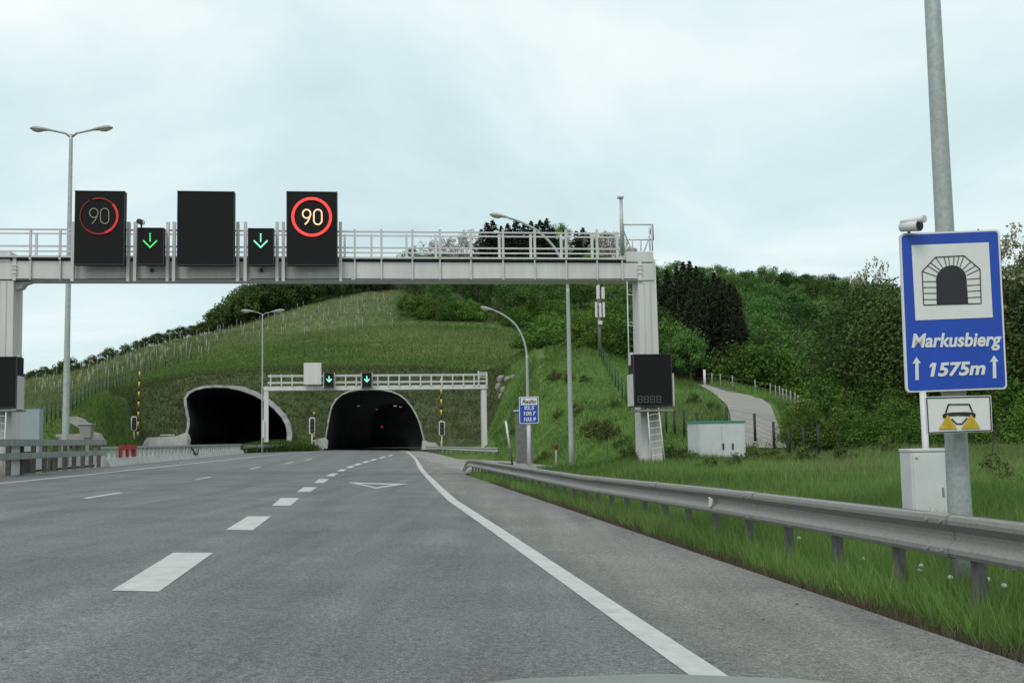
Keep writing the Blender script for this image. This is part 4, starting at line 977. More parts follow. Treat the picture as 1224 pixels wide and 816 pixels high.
# leaning black-and-white rod and the post with a red cap
q = at(613, 552, 58); z0 = tz(q.x, q.y); t = at(604.5, 503, 58); RD = thing('leaning_rod', (q.x, q.y, z0), 'thin leaning barrier rod, white above and dark below, left of the radio sign', 'rod')
b0 = Vector((q.x, q.y, z0 - .05)); m0 = b0.lerp(t, .42)
mb = MB(); mb.tube([b0, m0], .05, 8); mb.build('lower_rod', M_DARK, RD); mb = MB(); mb.tube([m0, t], .055, 8); mb.build('upper_rod', M_WHITE, RD)
mb = MB(); mb.tube([b0 + Vector((0, 0, .22)), at(594, 553, 58)], .03, 6); mb.build('foot_bar', M_DARK, RD)
q = at(665, 553, 52); z0 = tz(q.x, q.y); t = at(664.6, 529.5, 52); MP = thing('marker_post', (q.x, q.y, z0), 'short pale marker post with a rust red cap on the green bank', 'post')
mb = MB(); mb.tube([(q.x, q.y, z0 - .05), (q.x, q.y, t.z - .28)], .055, 10); mb.build('post', M_WOODP, MP)
mb = MB(); mb.tube([(q.x, q.y, t.z - .28), (q.x, q.y, t.z - .04), (q.x, q.y, t.z)], [.085, .085, .05], 10); mb.build('cap', mat('rust_red_cap', (.13, .035, .025), .6), MP)

M_POST = mat('dirty_rail_post', (.15, .147, .138), .7, metal=.15, var=.2, scale=14, dirt=(.09, .085, .07))
# ------------------------------------------------------------------ guardrails
WB = [(.0, .155), (.045, .155), (.074, .142), (.082, .115), (.080, .085), (.024, .028), (.020, 0), (.024, -.028), (.080, -.085), (.082, -.118), (.070, -.145), (.03, -.155), (0, -.155)]
def guardrail(pts, label, cat='guardrail', group='steel guardrails beside the road', spacing=2.0, face=-1, ptop=.02, post_w=.09, m=None, loc=None, first=.6):
    """pts: list of (x,y,z_top) along the rail; face = side the W profile faces"""
    P = [Vector(p) for p in pts]; c = P[len(P) // 2]
    root = thing('guardrail', (c.x, c.y, tz(c.x, c.y)), label, cat, group)
    rows = []
    for i, p in enumerate(P):
        d = (P[min(i + 1, len(P) - 1)] - P[max(i - 1, 0)]); d.z = 0; d.normalize(); s = Vector((d.y, -d.x, 0)) * face
        rows.append([p + s * a + Vector((0, 0, b_ - .155)) for a, b_ in WB] + [p + s * (a - .006) + Vector((0, 0, b_ - .155)) for a, b_ in reversed(WB)])
    mb = MB(); mb.sheet(rows, False, True); mb.build('rail', m or M_GALD, root)
    acc = 0; nxt = first
    for a, b_ in zip(P, P[1:]):
        l = (b_ - a).length; d = (b_ - a).normalized(); s = Vector((d.y, -d.x, 0)) * face
        while nxt < acc + l:
            q = a.lerp(b_, (nxt - acc) / l) - s * .055; g = tz(q.x, q.y); mb = MB()
            mb.box((q.x, q.y, (q.z - ptop + g - .3) / 2), s * .035, d * post_w / 2, (0, 0, (q.z - ptop - g + .3) / 2)); mb.build('post', M_POST, root); nxt += spacing
        acc += l
    return root
def raildz(lon): return float(np.interp(lon, [-6, 7, 13, 21, 45], [.62, .605, .565, .47, .40]))
gp = [(*LL(4.2, lon).xy, raildz(lon)) for lon in np.arange(-6, 45.5, 1.0)]
GR1 = guardrail(gp, 'long steel guardrail along the right shoulder in the foreground', spacing=1.17, first=.4)
e_ = Vector(gp[-1]); mb = MB(); rows = []
for k in range(7):
    t = k / 6; p = LL(4.2 - .25 * t, 45 + .9 * t, .40 - .5 * t * t); rows.append([p + LAT * -1 * a * (1 - .5 * t) + Vector((0, 0, (b_ - .155) * (1 - .3 * t))) for a, b_ in WB])
mb.sheet(rows, True); mb.build('end_terminal', M_GALD, GR1)
q = LL(4.2 - .09, 12.95, raildz(12.95) - .17); mb = MB(); mb.poly3([q + Vector((0, 0, .06)), q + LON * -.14 + Vector((0, 0, .035)), q + LON * -.09 + Vector((0, 0, -.05)), q + Vector((0, 0, -.06))], LAT * .01 - LON * .004); mb.build('reflector', M_WHITE, GR1)
for lon in np.arange(3.6, 34, 4.0):
    c_ = LL(4.2 + .0, lon, raildz(lon) - .155); mb = MB()
    mb.sheet([[LL(4.2 - a - .004, l2, raildz(l2) - .155 + b_ * 1.02) for a, b_ in WB] for l2 in (lon - .17, lon + .17)]); mb.build('splice', M_GALD, GR1)
    mb = MB()
    for a in (-.1, .1):
        for z_ in (.08, -.08): mb.ball(c_ + LON * a + LAT * -.09 + Vector((0, 0, z_ * 1.3)), .013, .013, .013, 6, 4)
    mb.build('bolt', M_GALD, GR1)
# far one on the right, running into the tunnel mouth
fr = [at(596, 534.8, 77), at(575, 534.6, 86), at(550, 534, 99), at(525, 533.2, 118), at(509, 532.6, 138)]
fp = [fr[0].lerp(fr[0], 0)]
for a, b_ in zip(fr, fr[1:]): fp += [a.lerp(b_, k / 4) for k in range(1, 5)]
guardrail([tuple(p) for p in fp], 'far guardrail right of the tunnel mouth, short stretch past the lay-by', m=M_GAL, spacing=4)
mr = [at(292, 531.2, 101), at(325, 530.6, 112), at(362, 529.8, 127), at(374, 532, 134), at(384, 535.4, 139)]
mp = [mr[0]]
for a, b_ in zip(mr, mr[1:]): mp += [a.lerp(b_, k / 4) for k in range(1, 5)]
guardrail([tuple(p) for p in mp], 'far guardrail on the grassy median between the two tunnels', m=M_GAL, spacing=4)
# double-rail barrier at left
DB = thing('double_rail_barrier', LL(-11.2, 40, .33), 'tall steel barrier of two flat rails at the left edge, weathered posts', 'barrier')
def zlat(lat): return -SLOPE * lat
for (z0, z1) in ((.92, 1.14), (.50, .71)):
    mb = MB(); mb.box(LL(-11.05, 36, zlat(-11) + (z0 + z1) / 2), LAT * .05, LON * 12.2, (0, 0, (z1 - z0) / 2)); mb.build('rail', mat('mossy_galvanised_rail', (.27, .30, .28), .7, metal=.2, var=.2, scale=3, dirt=(.17, .19, .165)), DB, bevel=.015)
for k in range(19):
    lon = 24.5 + k * 1.29; mb = MB(); mb.box(LL(-11.2, lon, zlat(-11) + .5), LAT * .07, LON * .06, (0, 0, .6)); mb.build('post', M_WOODD, DB)
for k in range(6):                       # rear row of timber sleepers behind the rails
    lon = 26 + k * 3.4; mb = MB(); mb.box(LL(-11.75, lon, zlat(-11) + .32), LAT * .05, LON * (.5 if k % 2 else 1.0), (0, 0, .42)); mb.build('backing_board', M_WOODD, DB)
# concrete parapet barrier
CB = thing('concrete_barrier', LL(-11.1, 74, .33), 'pale concrete parapet barrier with slotted railing in front of the left tunnel', 'barrier')
mb = MB(); prof = [(-.35, 0), (.32, 0), (.28, .1), (.14, .36), (-.2, .36)]
rows = [[LL(-11.15 + a, lon, zlat(-11.1) + b_ - .02) for a, b_ in prof] for lon in (48.2, 60, 80, 99)]
mb.sheet(rows, False, True); mb.add(rows[0], [tuple(range(5))]); mb.add(rows[-1], [tuple(range(5))]); mb.build('base', M_CONC, CB)
mb = MB(); mb.box(LL(-11.15, 73.5, zlat(-11) + .80), LAT * .10, LON * 25.5, (0, 0, .055)); mb.build('top_rail', M_GAL, CB, bevel=.02)
k = 0
for lon in np.arange(48.4, 99, 1.08):
    mb = MB(); mb.box(LL(-11.15, lon, zlat(-11) + .545), LAT * .045, LON * .13, (0, 0, .205)); mb.build('baluster', M_CONC, CB); k += 1
mb = MB()
for lon, w_ in ((72, .5),):
    for s in (-1, 1): mb.bar(LL(-10.98, lon + s * 1.6, zlat(-11) + .74), LL(-10.9, lon + s * .5, zlat(-11) + .30), .05, .16)
    mb.bar(LL(-10.9, lon - .6, zlat(-11) + .28), LL(-10.9, lon + .6, zlat(-11) + .28), .05, .1)
mb.build('drain_bracket', M_DARK, CB)
RB = thing('barricade', LL(-10.98, 52.4, .33), 'red plastic barricade standing against the pale concrete barrier', 'barricade')
mb = MB(); mb.box(LL(-10.98, 52.4, zlat(-11) + .80), LAT * .06, LON * 1.7, (0, 0, .10)); mb.build('panel', M_REDP, RB, bevel=.03)
for k in (-1, -.1, .85):
    mb = MB(); mb.box(LL(-10.99, 52.4 + k * 1.6, zlat(-11) + .53), LAT * .05, LON * .16, (0, 0, .17)); mb.build('leg', M_REDP, RB)

# ------------------------------------------------------------------ portal furniture
gT = 'traffic signals beside the tunnel mouths'
def signal(x, yt, yb, ybase, d, label):
    pl = Plane(x, yb, d, R(6)); q = pl(x, ybase); zg = min(tz(q.x, q.y), q.z); r_ = thing('traffic_signal', (q.x, q.y, zg), label, 'traffic signal', gT)
    quad = [(x - 3.6, yt), (x + 3.6, yt), (x + 3.6, yb), (x - 3.6, yb)]
    mb = MB(); rrect(mb, pl, quad, .22, -.1, .05); mb.build('backboard', M_WHITE, r_)
    mb = MB(); rb(mb, pl, x - 2.2, yt + 1.6, x + 2.2, yb - 1.6, -.3, -.11); mb.build('housing', M_BLACK, r_)
    for k in range(3):
        c_ = pl(x, yt + (yb - yt) * (.22 + .28 * k), -.31); mb = MB(); mb.tube([c_, c_ + pl.n * -.01], .16, 12); mb.build('lens', M_DARK, r_)
    c_ = pl(x, yb); mb = MB(); mb.tube([(c_.x, c_.y, zg - .2), (c_.x, c_.y, c_.z + 1.0)], .085, 8); mb.build('pole', M_WHITE, r_)
signal(160, 497.2, 514.5, 533, 128, 'white framed traffic signal beside the striped pole left of the left tunnel')
signal(373, 498.6, 518.4, 527, 137, 'white framed traffic signal between the two tunnels on the median grass')
signal(528.2, 503, 520.4, 534, 130, 'white framed traffic signal below the striped pole right of the right tunnel')
gH = 'yellow and black striped height poles'
def striped(x, yt, yb, d, label, lean=0):
    t = at(x, yt, d); b = at(x - lean, yb, d); zg = tz(b.x, b.y); r_ = thing('height_pole', (b.x, b.y, min(zg, b.z)), label, 'striped pole', gH)
    n = 14; b = Vector((b.x, b.y, min(zg, b.z)))
    for k in range(n):
        mb = MB(); mb.tube([b.lerp(t, k / n), b.lerp(t, (k + 1) / n)], .10, 8); mb.build('stripe', M_YELP if k % 2 else M_INK, r_)
striped(166.8, 444, 520, 130, 'tall striped height pole left of the left tunnel mouth', 2.4); striped(527.4, 452, 520, 131, 'tall striped height pole right of the right tunnel mouth'); striped(375.3, 492, 521, 138, 'short striped pole beside the median traffic signal')
def kerb_wall(name, label, ptsL, yb, d, h0):
    pass
WWP = Plane(196, 525, 133, R(2)); mb = MB(); mb.poly3([WWP(x, y, -.5 + 0) for x, y in ((170, 533), (173, 526), (176, 522.8), (200, 521.5), (212, 520.6), (219, 517.6), (222, 519), (224, 525), (223, 533))], WWP.n * 1.6)
rb(mb, WWP, 191, 519, 207, 520.3, -.2, .5); o = mb.build('wing_wall', M_CONC, None, loc=tuple(WWP(196, 533))); tag(o, 'low pale concrete wing wall left of the left tunnel', 'wing wall', 'wing walls at the tunnel mouths')
WW2 = Plane(383, 530, 139, R(6)); mb = MB(); mb.poly3([WW2(x, y, -.4) for x, y in ((376.5, 535), (376.2, 525.2), (384, 523.6), (388.6, 522.6), (391.8, 527), (391, 536))], WW2.n * 1.2); o = mb.build('wing_wall', M_CONC, None, loc=tuple(WW2(383, 536))); tag(o, 'pale concrete block at the left foot of the right tunnel', 'wing wall', 'wing walls at the tunnel mouths')
WW3 = Plane(514, 530, 140, R(6)); mb = MB(); mb.poly3([WW3(x, y, -.4) for x, y in ((504, 537), (505, 526), (509, 526), (512, 528.2), (521, 528.6), (523.6, 532.2), (523, 537))], WW3.n * 1.2); o = mb.build('wing_wall', M_CONC, None, loc=tuple(WW3(514, 537))); tag(o, 'pale concrete block at the right foot of the right tunnel', 'wing wall', 'wing walls at the tunnel mouths')
def tun_lamp(px, py, d, w_, label, k):
    q = at(px, py, d); root = thing('tunnel_lamp', (q.x, q.y, q.z), label, 'lamp', 'small lamps inside the right tunnel')
    mb = MB(); mb.box(q + LON * .08, LAT * w_ * 1.15, LON * .08, (0, 0, .10)); mb.build('housing', M_DARK, root)
    mb = MB(); mb.box(q - LON * .012, LAT * w_, LON * .01, (0, 0, .05)); mb.build('lens', glow('tunnel_lamp_light_%d' % k, (1, .92, .9), [.0, .34, .24, .12, .08][k]), root)
tun_lamp(472.4, 485, 158, .22, 'brightest lamp under the ceiling of the right tunnel', 1); tun_lamp(478.6, 486.2, 160, .18, 'second lamp right of the brightest one in the right tunnel', 2)
tun_lamp(428.5, 485, 160, .22, 'dim lamp high on the left side inside the right tunnel', 3); tun_lamp(450.5, 489, 175, .2, 'faint lamp near the middle of the right tunnel ceiling', 4)
q = at(456.5, 509.8, 170); CA = thing('tunnel_signal', (q.x, q.y, q.z), 'small red light glowing deep inside the right tunnel', 'light')
mb = MB(); mb.tube([q, q - LON * .05], .12, 10); mb.build('lens', M_TAIL, CA); mb = MB(); mb.box(q + LON * .1, LAT * .25, LON * .09, (0, 0, .25)); mb.build('housing', M_DARK, CA)

# antenna mast on the crest
q = ground(717.5, 110); AM = thing('antenna_mast', tuple(q), 'slim radio mast with white antenna panels on the hillside crest', 'mast'); t = at(717, 336, 110)
mb = MB(); mb.tube([q - Vector((0, 0, .3)), Vector((q.x, q.y, t.z))], [.2, .13], 8); mb.build('pole', M_GALD, AM)
APl = Plane(717, 400, 110, 0)
for (x0, y0, x1, y1) in ((713, 341, 716.6, 357), (719, 343, 722.6, 357), (711.4, 361, 714, 379), (716.2, 362, 719, 379), (720.4, 361, 723, 379), (715, 383, 720, 387.5)):
    mb = MB(); rb(mb, APl, x0, y0, x1, y1, -.45, -.25); mb.build('antenna_panel', M_WHITE, AM)
for y in (346, 353, 366, 375):
    mb = MB(); mb.tube([APl(712, y, -.2), APl(722.6, y, -.2)], .05, 6); mb.build('bracket', M_DARK, AM)
# pale stones at the cut
for k, (x, y, wd, hh) in enumerate(((600, 455, 7, 6), (608, 453, 7, 5.5), (614, 451, 5, 4), (597, 464, 6, 6), (603, 466, 6, 6), (599, 473, 4.5, 5))):
    q = hit(x, y + 1); s = q.y / F_PX; rr = random.Random(k); mb = MB(); rows = []
    for a in range(6):
        tt = -math.pi / 2 + math.pi * a / 5; rows.append([q + Vector((wd * .95 * s * math.cos(tt) * math.cos(b_) * rr.uniform(.8, 1.15), wd * .6 * s * math.cos(tt) * math.sin(b_), hh * .9 * s * math.sin(tt) * rr.uniform(.9, 1.1))) for b_ in [2 * math.pi * i / 6 + .4 for i in range(6)]])
    mb.sheet(rows, False, True); o = mb.build('rock', M_ROCK, None, loc=tuple(q)); tag(o, 'pale limestone block in the rock outcrop right of the far gantry', 'rock', 'pale stones in the cut slope')

# ------------------------------------------------------------------ fences
def fence(name, label, pts, h, spacing, m, pw, wires, wr, group=None, cat='fence', mw=None):
    P = [Vector(p) for p in pts]; c = P[len(P) // 2]; root = thing(name, tuple(c), label, cat, group); posts = []
    acc = 0; nxt = 0
    for a, b_ in zip(P, P[1:]):
        l = (b_ - a).length
        while nxt <= acc + l:
            q = a.lerp(b_, (nxt - acc) / l); g = tz(q.x, q.y); posts.append(Vector((q.x, q.y, g))); nxt += spacing
        acc += l
    for q in posts:
        mb = MB(); mb.tube([q - Vector((0, 0, .15)), q + Vector((0, 0, h * rnd.uniform(.96, 1.05)))], pw, 6); mb.build('post', m, root)
    mb = MB()
    for f in wires:
        for a, b_ in zip(posts, posts[1:]): mb.tube([a + Vector((0, 0, h * f)), b_ + Vector((0, 0, h * f))], wr, 4, False)
    if len(posts) > 1 and wires: mb.build('wire_mesh', mw or m, root)
    return root
fence('mesh_fence', 'dark green mesh fence running down the right bank behind the gantry post', [ground(x, d) for x, d in ((717, 106), (724, 95), (734, 84), (745, 75), (757, 67), (770, 62))], 1.5, 3.4, M_GREENF, .04, (.33, .65, .97), .008)
fence('mesh_fence', 'dark green mesh fence with close posts beside and behind the white hut', [ground(x, d) for x, d in ((770, 62), (785, 58), (800, 55), (818, 52.5), (832, 51), (865, 50), (897, 49), (915, 48), (935, 46.5), (957, 44.5), (985, 42))], 1.3, 1.6, mat('near_black_fence_paint', (.012, .016, .014), .6), .06, (.15, .3, .45, .6, .75, .96), .005)
fence('mesh_fence', 'dark green mesh fence climbing the slope left of the left tunnel', [ground(x, d) for x, d in ((44, 100), (62, 108), (80, 117), (98, 126), (112, 134), (124, 141), (150, 158), (190, 172), (235, 178))], 1.9, 2.6, M_GREENF, .07, (.15, .35, .55, .75, .95), .016)
fence('wire_fence', 'thin dark wire fence along the terrace above the tunnel mouths', [ground(x, d) for x, d in ((300, 170), (350, 170), (420, 171), (480, 171), (540, 170), (600, 168))], 1.7, 4.2, M_DARK, .05, (.5, .95), .012)
fence('paddock_fence', 'pale wooden post fence along the right side of the farm track', [hit(x, y) for x, y in ((843, 460.5), (857, 463), (873, 466), (890, 468.5), (905, 471), (918, 474), (930, 478), (942, 484), (953, 490), (962, 498))], 1.15, 2.3, M_WOODP, .05, (.55, .9), .01)
def vmesh(h, r_): mb = MB(); mb.tube([(0, 0, -.2), (0, 0, h)], r_, 5); return mb
q = hit(842.5, 461); mb = MB(); mb.tube([q - Vector((0, 0, .2)), q + Vector((0, 0, 1.4))], .11, 8); o = mb.build('gate_post', M_WHITE, None, loc=tuple(q)); tag(o, 'thick white post at the upper end of the farm track', 'post')
# vineyard stakes: individuals
proto = None; n_st = 0; r_ = random.Random(4)
for row in range(26):
    d = 178 + row * 3.6 + r_.uniform(-.5, .5)
    lo, hi = 40 + max(0, row - 18) * 6, 470
    if d < 200: hi = 250
    k = 0
    while n_st < 240:
        x = lo + (hi - lo) * (k + r_.random()) / 10; k += 1
        if k > 10: break
        q = ground(x, d * (1 + .0))
        px_, py_ = project(q.x, q.y, q.z)
        if proto is None:
            mb = MB(); mb.tube([q - Vector((0, 0, .2)), q + Vector((0, 0, 1.75))], .05, 5); proto = mb.build('vineyard_stake', M_WOODP, None, loc=tuple(q)); o = proto
        else: o = proto.copy(); COL.objects.link(o); o.location = q
        o.scale = (1, 1, r_.uniform(.8, 1.2)); o.rotation_euler = (r_.uniform(-.06, .06), r_.uniform(-.06, .06), 0)
        tag(o, 'thin pale wooden stake in the vineyard rows on the left hillside', 'stake', 'stakes of the hillside vineyard'); n_st += 1
# ------------------------------------------------------------------ trees
def leaves(rs, n, clumps, leaf, up=.35, squash=1.0):
    """n leaf quads spread through the volume of many small clumps; clumps: (x,y,z,radius,tint)"""
    cl = np.array(clumps); wgt = cl[:, 3] ** 2; wgt /= wgt.sum()
    idx = rs.choice(len(cl), n, p=wgt); c = cl[idx]
    d = rs.normal(size=(n, 3)); d /= np.linalg.norm(d, axis=1)[:, None]
    rad = c[:, 3] * rs.uniform(.25, 1.12, n) ** .6
    p = c[:, :3] + d * rad[:, None] * np.array([1, 1, squash])
    nn = d + rs.normal(size=(n, 3)) * .6 + np.array([0, 0, up]); nn /= np.linalg.norm(nn, axis=1)[:, None]
    a = np.cross(nn, rs.normal(size=(n, 3))); a /= np.linalg.norm(a, axis=1)[:, None] + 1e-9; b = np.cross(nn, a)
    s = leaf * rs.uniform(.55, 1.4, n); a *= (s * .5)[:, None]; b *= (s * .36)[:, None]
    V = np.stack([p - a, p - b * 1.1, p + a, p + b], 1).reshape(-1, 3)
    t = np.clip(c[:, 4] + rs.normal(size=n) * .16, 0, 1)
    return V, np.arange(4 * n).reshape(-1, 4), np.repeat(t, 4)
def broad_clumps(rs, H, Rr, z0, n, shape=1.0):
    out = []
    for _ in range(n):
        d = rs.normal(size=3); d /= np.linalg.norm(d); r = rs.uniform(.35, 1.0) ** .5
        zc = (z0 + H) / 2; hz = (H - z0) / 2
        x, y, z = d[0] * r * Rr, d[1] * r * Rr, zc + d[2] * r * hz
        k = 1 - .25 * max(0, d[2])
        out.append((x * k, y * k, z, rs.uniform(.16, .34) * Rr, np.clip(rs.uniform(.15, .85), 0, 1)))
    return out
def limbs(rs, H, r0, n, spread, lean=.0, sub=True):
    mb = MB(); top = Vector((rs.uniform(-lean, lean), rs.uniform(-lean, lean), H * .72))
    tr = [Vector((0, 0, -.3)), Vector((0, 0, .25)), Vector((0, 0, H * .3)) + Vector((rs.uniform(-.15, .15), rs.uniform(-.15, .15), 0)), top * .85 + Vector((0, 0, 0)), top]
    mb.tube(tr, [r0 * 1.35, r0, r0 * .8, r0 * .4, r0 * .15], 7)
    for k in range(n):
        f = rs.uniform(.3, .95); b = Vector((0, 0, H * .72 * f)); a = rs.uniform(0, 6.28); e_ = Vector((math.cos(a) * spread * rs.uniform(.5, .95), math.sin(a) * spread * rs.uniform(.5, .95), b.z + H * rs.uniform(.08, .3)))
        m_ = b.lerp(e_, .5) + Vector((0, 0, -.05 * H)); mb.tube([b, m_, e_], [r0 * .42, r0 * .28, r0 * .06], 5)
        if sub:
            for _ in range(2):
                e2 = e_ + Vector((rs.uniform(-1, 1), rs.uniform(-1, 1), rs.uniform(.1, 1))) * spread * .3; mb.tube([m_, e_.lerp(e2, .4), e2], [r0 * .18, r0 * .1, r0 * .03], 4)
    return mb
STORE = {}
def plant_proto(key, name, leafm, H, Rr, z0, ncl, nl, leaf, r0, nlimb, seed, kind='broad', part='crown', **kw):
    rs = np.random.RandomState(seed)
    if kind == 'broad': cl = broad_clumps(rs, H, Rr, z0, ncl)
    elif kind == 'shrub':
        cl = []
        for _ in range(ncl):
            a = rs.uniform(0, 6.28); r = Rr * rs.uniform(0, 1) ** .5; z = rs.uniform(.05, 1) * H * math.sqrt(max(.05, 1 - (r / Rr) ** 2)) ; cl.append((r * math.cos(a), r * math.sin(a), z, rs.uniform(.16, .3) * Rr, rs.uniform(.2, .9)))
    elif kind == 'conifer':
        cl = []
        for k in range(ncl):
            f = (k + rs.uniform(0, 1)) / ncl; f = f ** .85; rr = Rr * (1 - f) ** .72 + .04; a = rs.uniform(0, 6.28); r = rr * rs.uniform(.35, 1.05)
            cl.append((r * math.cos(a), r * math.sin(a), z0 + (H - z0) * f - .25 * r, .05 * Rr + .17 * rr, rs.uniform(.1, .9)))
        cl += [(0, 0, H - .1, .08, .5), (0, 0, H - .4, .14, .5), (0, 0, H - .8, .2, .5)]
    elif kind == 'sparse':
        cl = []
        for _ in range(ncl):
            d = rs.normal(size=3); d /= np.linalg.norm(d); r = rs.uniform(.3, 1) ** .4; cl.append((d[0] * r * Rr, d[1] * r * Rr, (z0 + H) / 2 + d[2] * r * (H - z0) / 2, rs.uniform(.05, .14) * Rr, rs.uniform(.2, .9)))
    V, Fq, t = leaves(rs, nl, cl, leaf, squash=kw.get('squash', 1.0))
    V[:, 2] = np.maximum(V[:, 2], .02)
    me = np_mesh(part, V, Fq, leafm, tint=t)
    root = thing(name, (0, 0, 0), '', '')
    tr = limbs(rs, H * (1.3 if kind == 'conifer' else 1.0), r0, nlimb, Rr * .8, .3) if kind != 'shrub' else limbs(rs, H * .8, r0, nlimb, Rr * .6, .1, False)
    tr.build('trunk' if kind != 'shrub' else 'stem', M_BARK, root)
    link_mesh(part, me, root); STORE[key] = [root, False]; return root
def put(key, name, loc, s, label, cat, group=None, sz=None, rot=None):
    root, used = STORE[key]
    o = root if not used else copy_tree(root)
    STORE[key][1] = True
    o.name = name; o.location = loc; o.scale = (s, s, sz if sz else s); o.rotation_euler = (0, 0, rnd.uniform(0, 6.28) if rot is None else rot)
    for k in ('group',):
        if k in o: del o[k]
    return tag(o, label, cat, group)
for k in range(4): plant_proto('wood%d' % k, 'broadleaf_tree', L_WOODS, 10, 4.2, 1.6, 70, 4200, .34, .2, 8, 20 + k)
for k in range(3): plant_proto('ridge%d' % k, 'ridge_tree', L_RIDGE, 7, 3.2, .6, 55, 3000, .34, .15, 6, 40 + k)
for k in range(3): plant_proto('shrub%d' % k, 'hillside_shrub', L_SHRUB, 3.4, 2.8, .1, 60, 3200, .24, .06, 6, 60 + k, 'shrub', 'foliage')
for k in range(3): plant_proto('con%d' % k, 'spruce_tree', L_CON, 15, 3.0, .3, 420, 7000, .34, .2, 0, 80 + k, 'conifer', squash=.5)
for k in range(2): plant_proto('pale%d' % k, 'blossoming_tree', L_PALE, 7, 3.6, .8, 110, 3800, .16, .13, 22, 90 + k, 'sparse')
for k in range(3): plant_proto('near%d' % k, 'roadside_tree', L_NEAR, 8, 3.0, .5, 190, 15000, .15, .15, 14, 100 + k)
for k in range(2): plant_proto('bush%d' % k, 'roadside_bush', L_SHRUB, 2.6, 1.9, .05, 120, 8000, .11, .04, 8, 110 + k, 'shrub', 'foliage')
def h_at(px, d, ytop, base):
    return max(1.0, at(px, ytop, d).z - base.z)
r_ = random.Random(11)
# ridge hedge of trees along the top of the vineyard, left
LAB_R = 'dark round tree in the row along the left ridge above the vineyard'
for k in range(60):
    x = 28 + k * 7.4 + r_.uniform(-3, 3); d = float(np.interp(x, [30, 222, 350, 480], [241, 257, 268, 276])) + r_.uniform(-3, 4)
    yt = float(np.interp(x, [30, 75, 120, 180, 215, 245, 262, 285, 300, 480], [443, 434, 424, 405, 392, 383, 368, 352, 338, 318])) + r_.uniform(-4, 5)
    b = ground(x, d); h = h_at(x, d, yt, b); h = min(max(h, 3.0), 11)
    put('ridge%d' % (k % 3), 'ridge_tree', b, max(h / 7, .8 if x > 240 else .5), LAB_R, 'tree', 'trees along the left ridge', sz=h / 7)
for k in range(14):
    x = 285 + k * 16 + r_.uniform(-5, 5); d = 300 + r_.uniform(0, 14); b = ground(x, d); yt = float(np.interp(x, [285, 320, 420, 520], [350, 332, 318, 312])) + r_.uniform(-3, 5); h = max(4, h_at(x, d, yt, b))
    put('ridge%d' % (k % 3), 'ridge_tree', b, h / 7 * 1.05, LAB_R, 'tree', 'trees along the left ridge', sz=h / 7)
# wood on the hill behind the gantry (px 470-770) and on the right hillside
LAB_W = 'green broadleaf tree in the dense wood on the hillside behind the near gantry'
LAB_V = 'green broadleaf tree in the dense wood on the right hillside beyond the track'
n = 0
for d in (228, 240, 254, 270, 288, 306, 324, 342):
    stp = 7.0 * F_PX / d; x = 482 + r_.uniform(0, 20)
    while x < 770:
        lim = float(np.interp(x, [470, 500, 600, 700, 770], [262, 240, 226, 222, 215]))
        if d > lim and not (x < 580 and d > 290):
            b = ground(x + r_.uniform(-6, 6), d + r_.uniform(-4, 4)); s = r_.uniform(.62, .95)
            put('wood%d' % r_.randrange(4), 'broadleaf_tree', b, s * 1.1, LAB_W, 'tree', 'trees of the wood behind the gantry', sz=s); n += 1
        x += stp * r_.uniform(.85, 1.2)
for d in (112, 122, 134, 146, 160, 174, 190, 206, 224, 242, 262, 282, 304, 326, 344):
    stp = (5.6 if d > 150 else 6.4) * F_PX / d; x = (785 if d > 150 else 893) + r_.uniform(0, stp * .6)
    while x < 1130:
        b = ground(x, d + r_.uniform(-5, 5)); s = r_.uniform(.55, .92) * (1 if d > 150 else .85)
        if not (775 < x < 895 and 100 < d < 165):
            put('wood%d' % r_.randrange(4), 'broadleaf_tree', b, s * 1.15, LAB_V, 'tree', 'trees of the wood on the right hillside', sz=s * .95); n += 1
        x += stp * r_.uniform(.85, 1.2)
# shrubs on the mid slope
LAB_S = 'bright green shrub on the slope below the hillside wood'
for k in range(46):
    x = r_.uniform(490, 770); d = r_.uniform(208, 236) if x < 640 else r_.uniform(150, 222)
    if x < 640 and d < np.interp(x, [490, 640], [226, 208]): d += 14
    b = ground(x, d); s = r_.uniform(.8, 1.5); put('shrub%d' % (k % 3), 'hillside_shrub', b, s, LAB_S, 'shrub', 'shrubs on the slope below the wood', sz=s * r_.uniform(.8, 1.1))
LAB_S2 = 'green shrub beside the dark spruces, above the near right fence'
for k in range(18):
    x = r_.uniform(690, 800); d = r_.uniform(112, 150); b = ground(x, d); s = r_.uniform(.8, 1.3) * (1.25 if x > 780 else 1); put('shrub%d' % (k % 3), 'hillside_shrub', b, s, LAB_S2, 'shrub', 'shrubs above the right fence')
for k in range(5):
    x = 786 + k * 10; d = 112 - 2 * k; b = ground(x, d); h = h_at(x, d, 366 + r_.uniform(-8, 8) + k * 14, b); put('wood%d' % (k % 4), 'broadleaf_tree', b, max(.5, h / 10), 'mid green tree between the near gantry post and the dark spruces', 'tree', 'trees left of the dark spruces', sz=max(.5, h / 10))
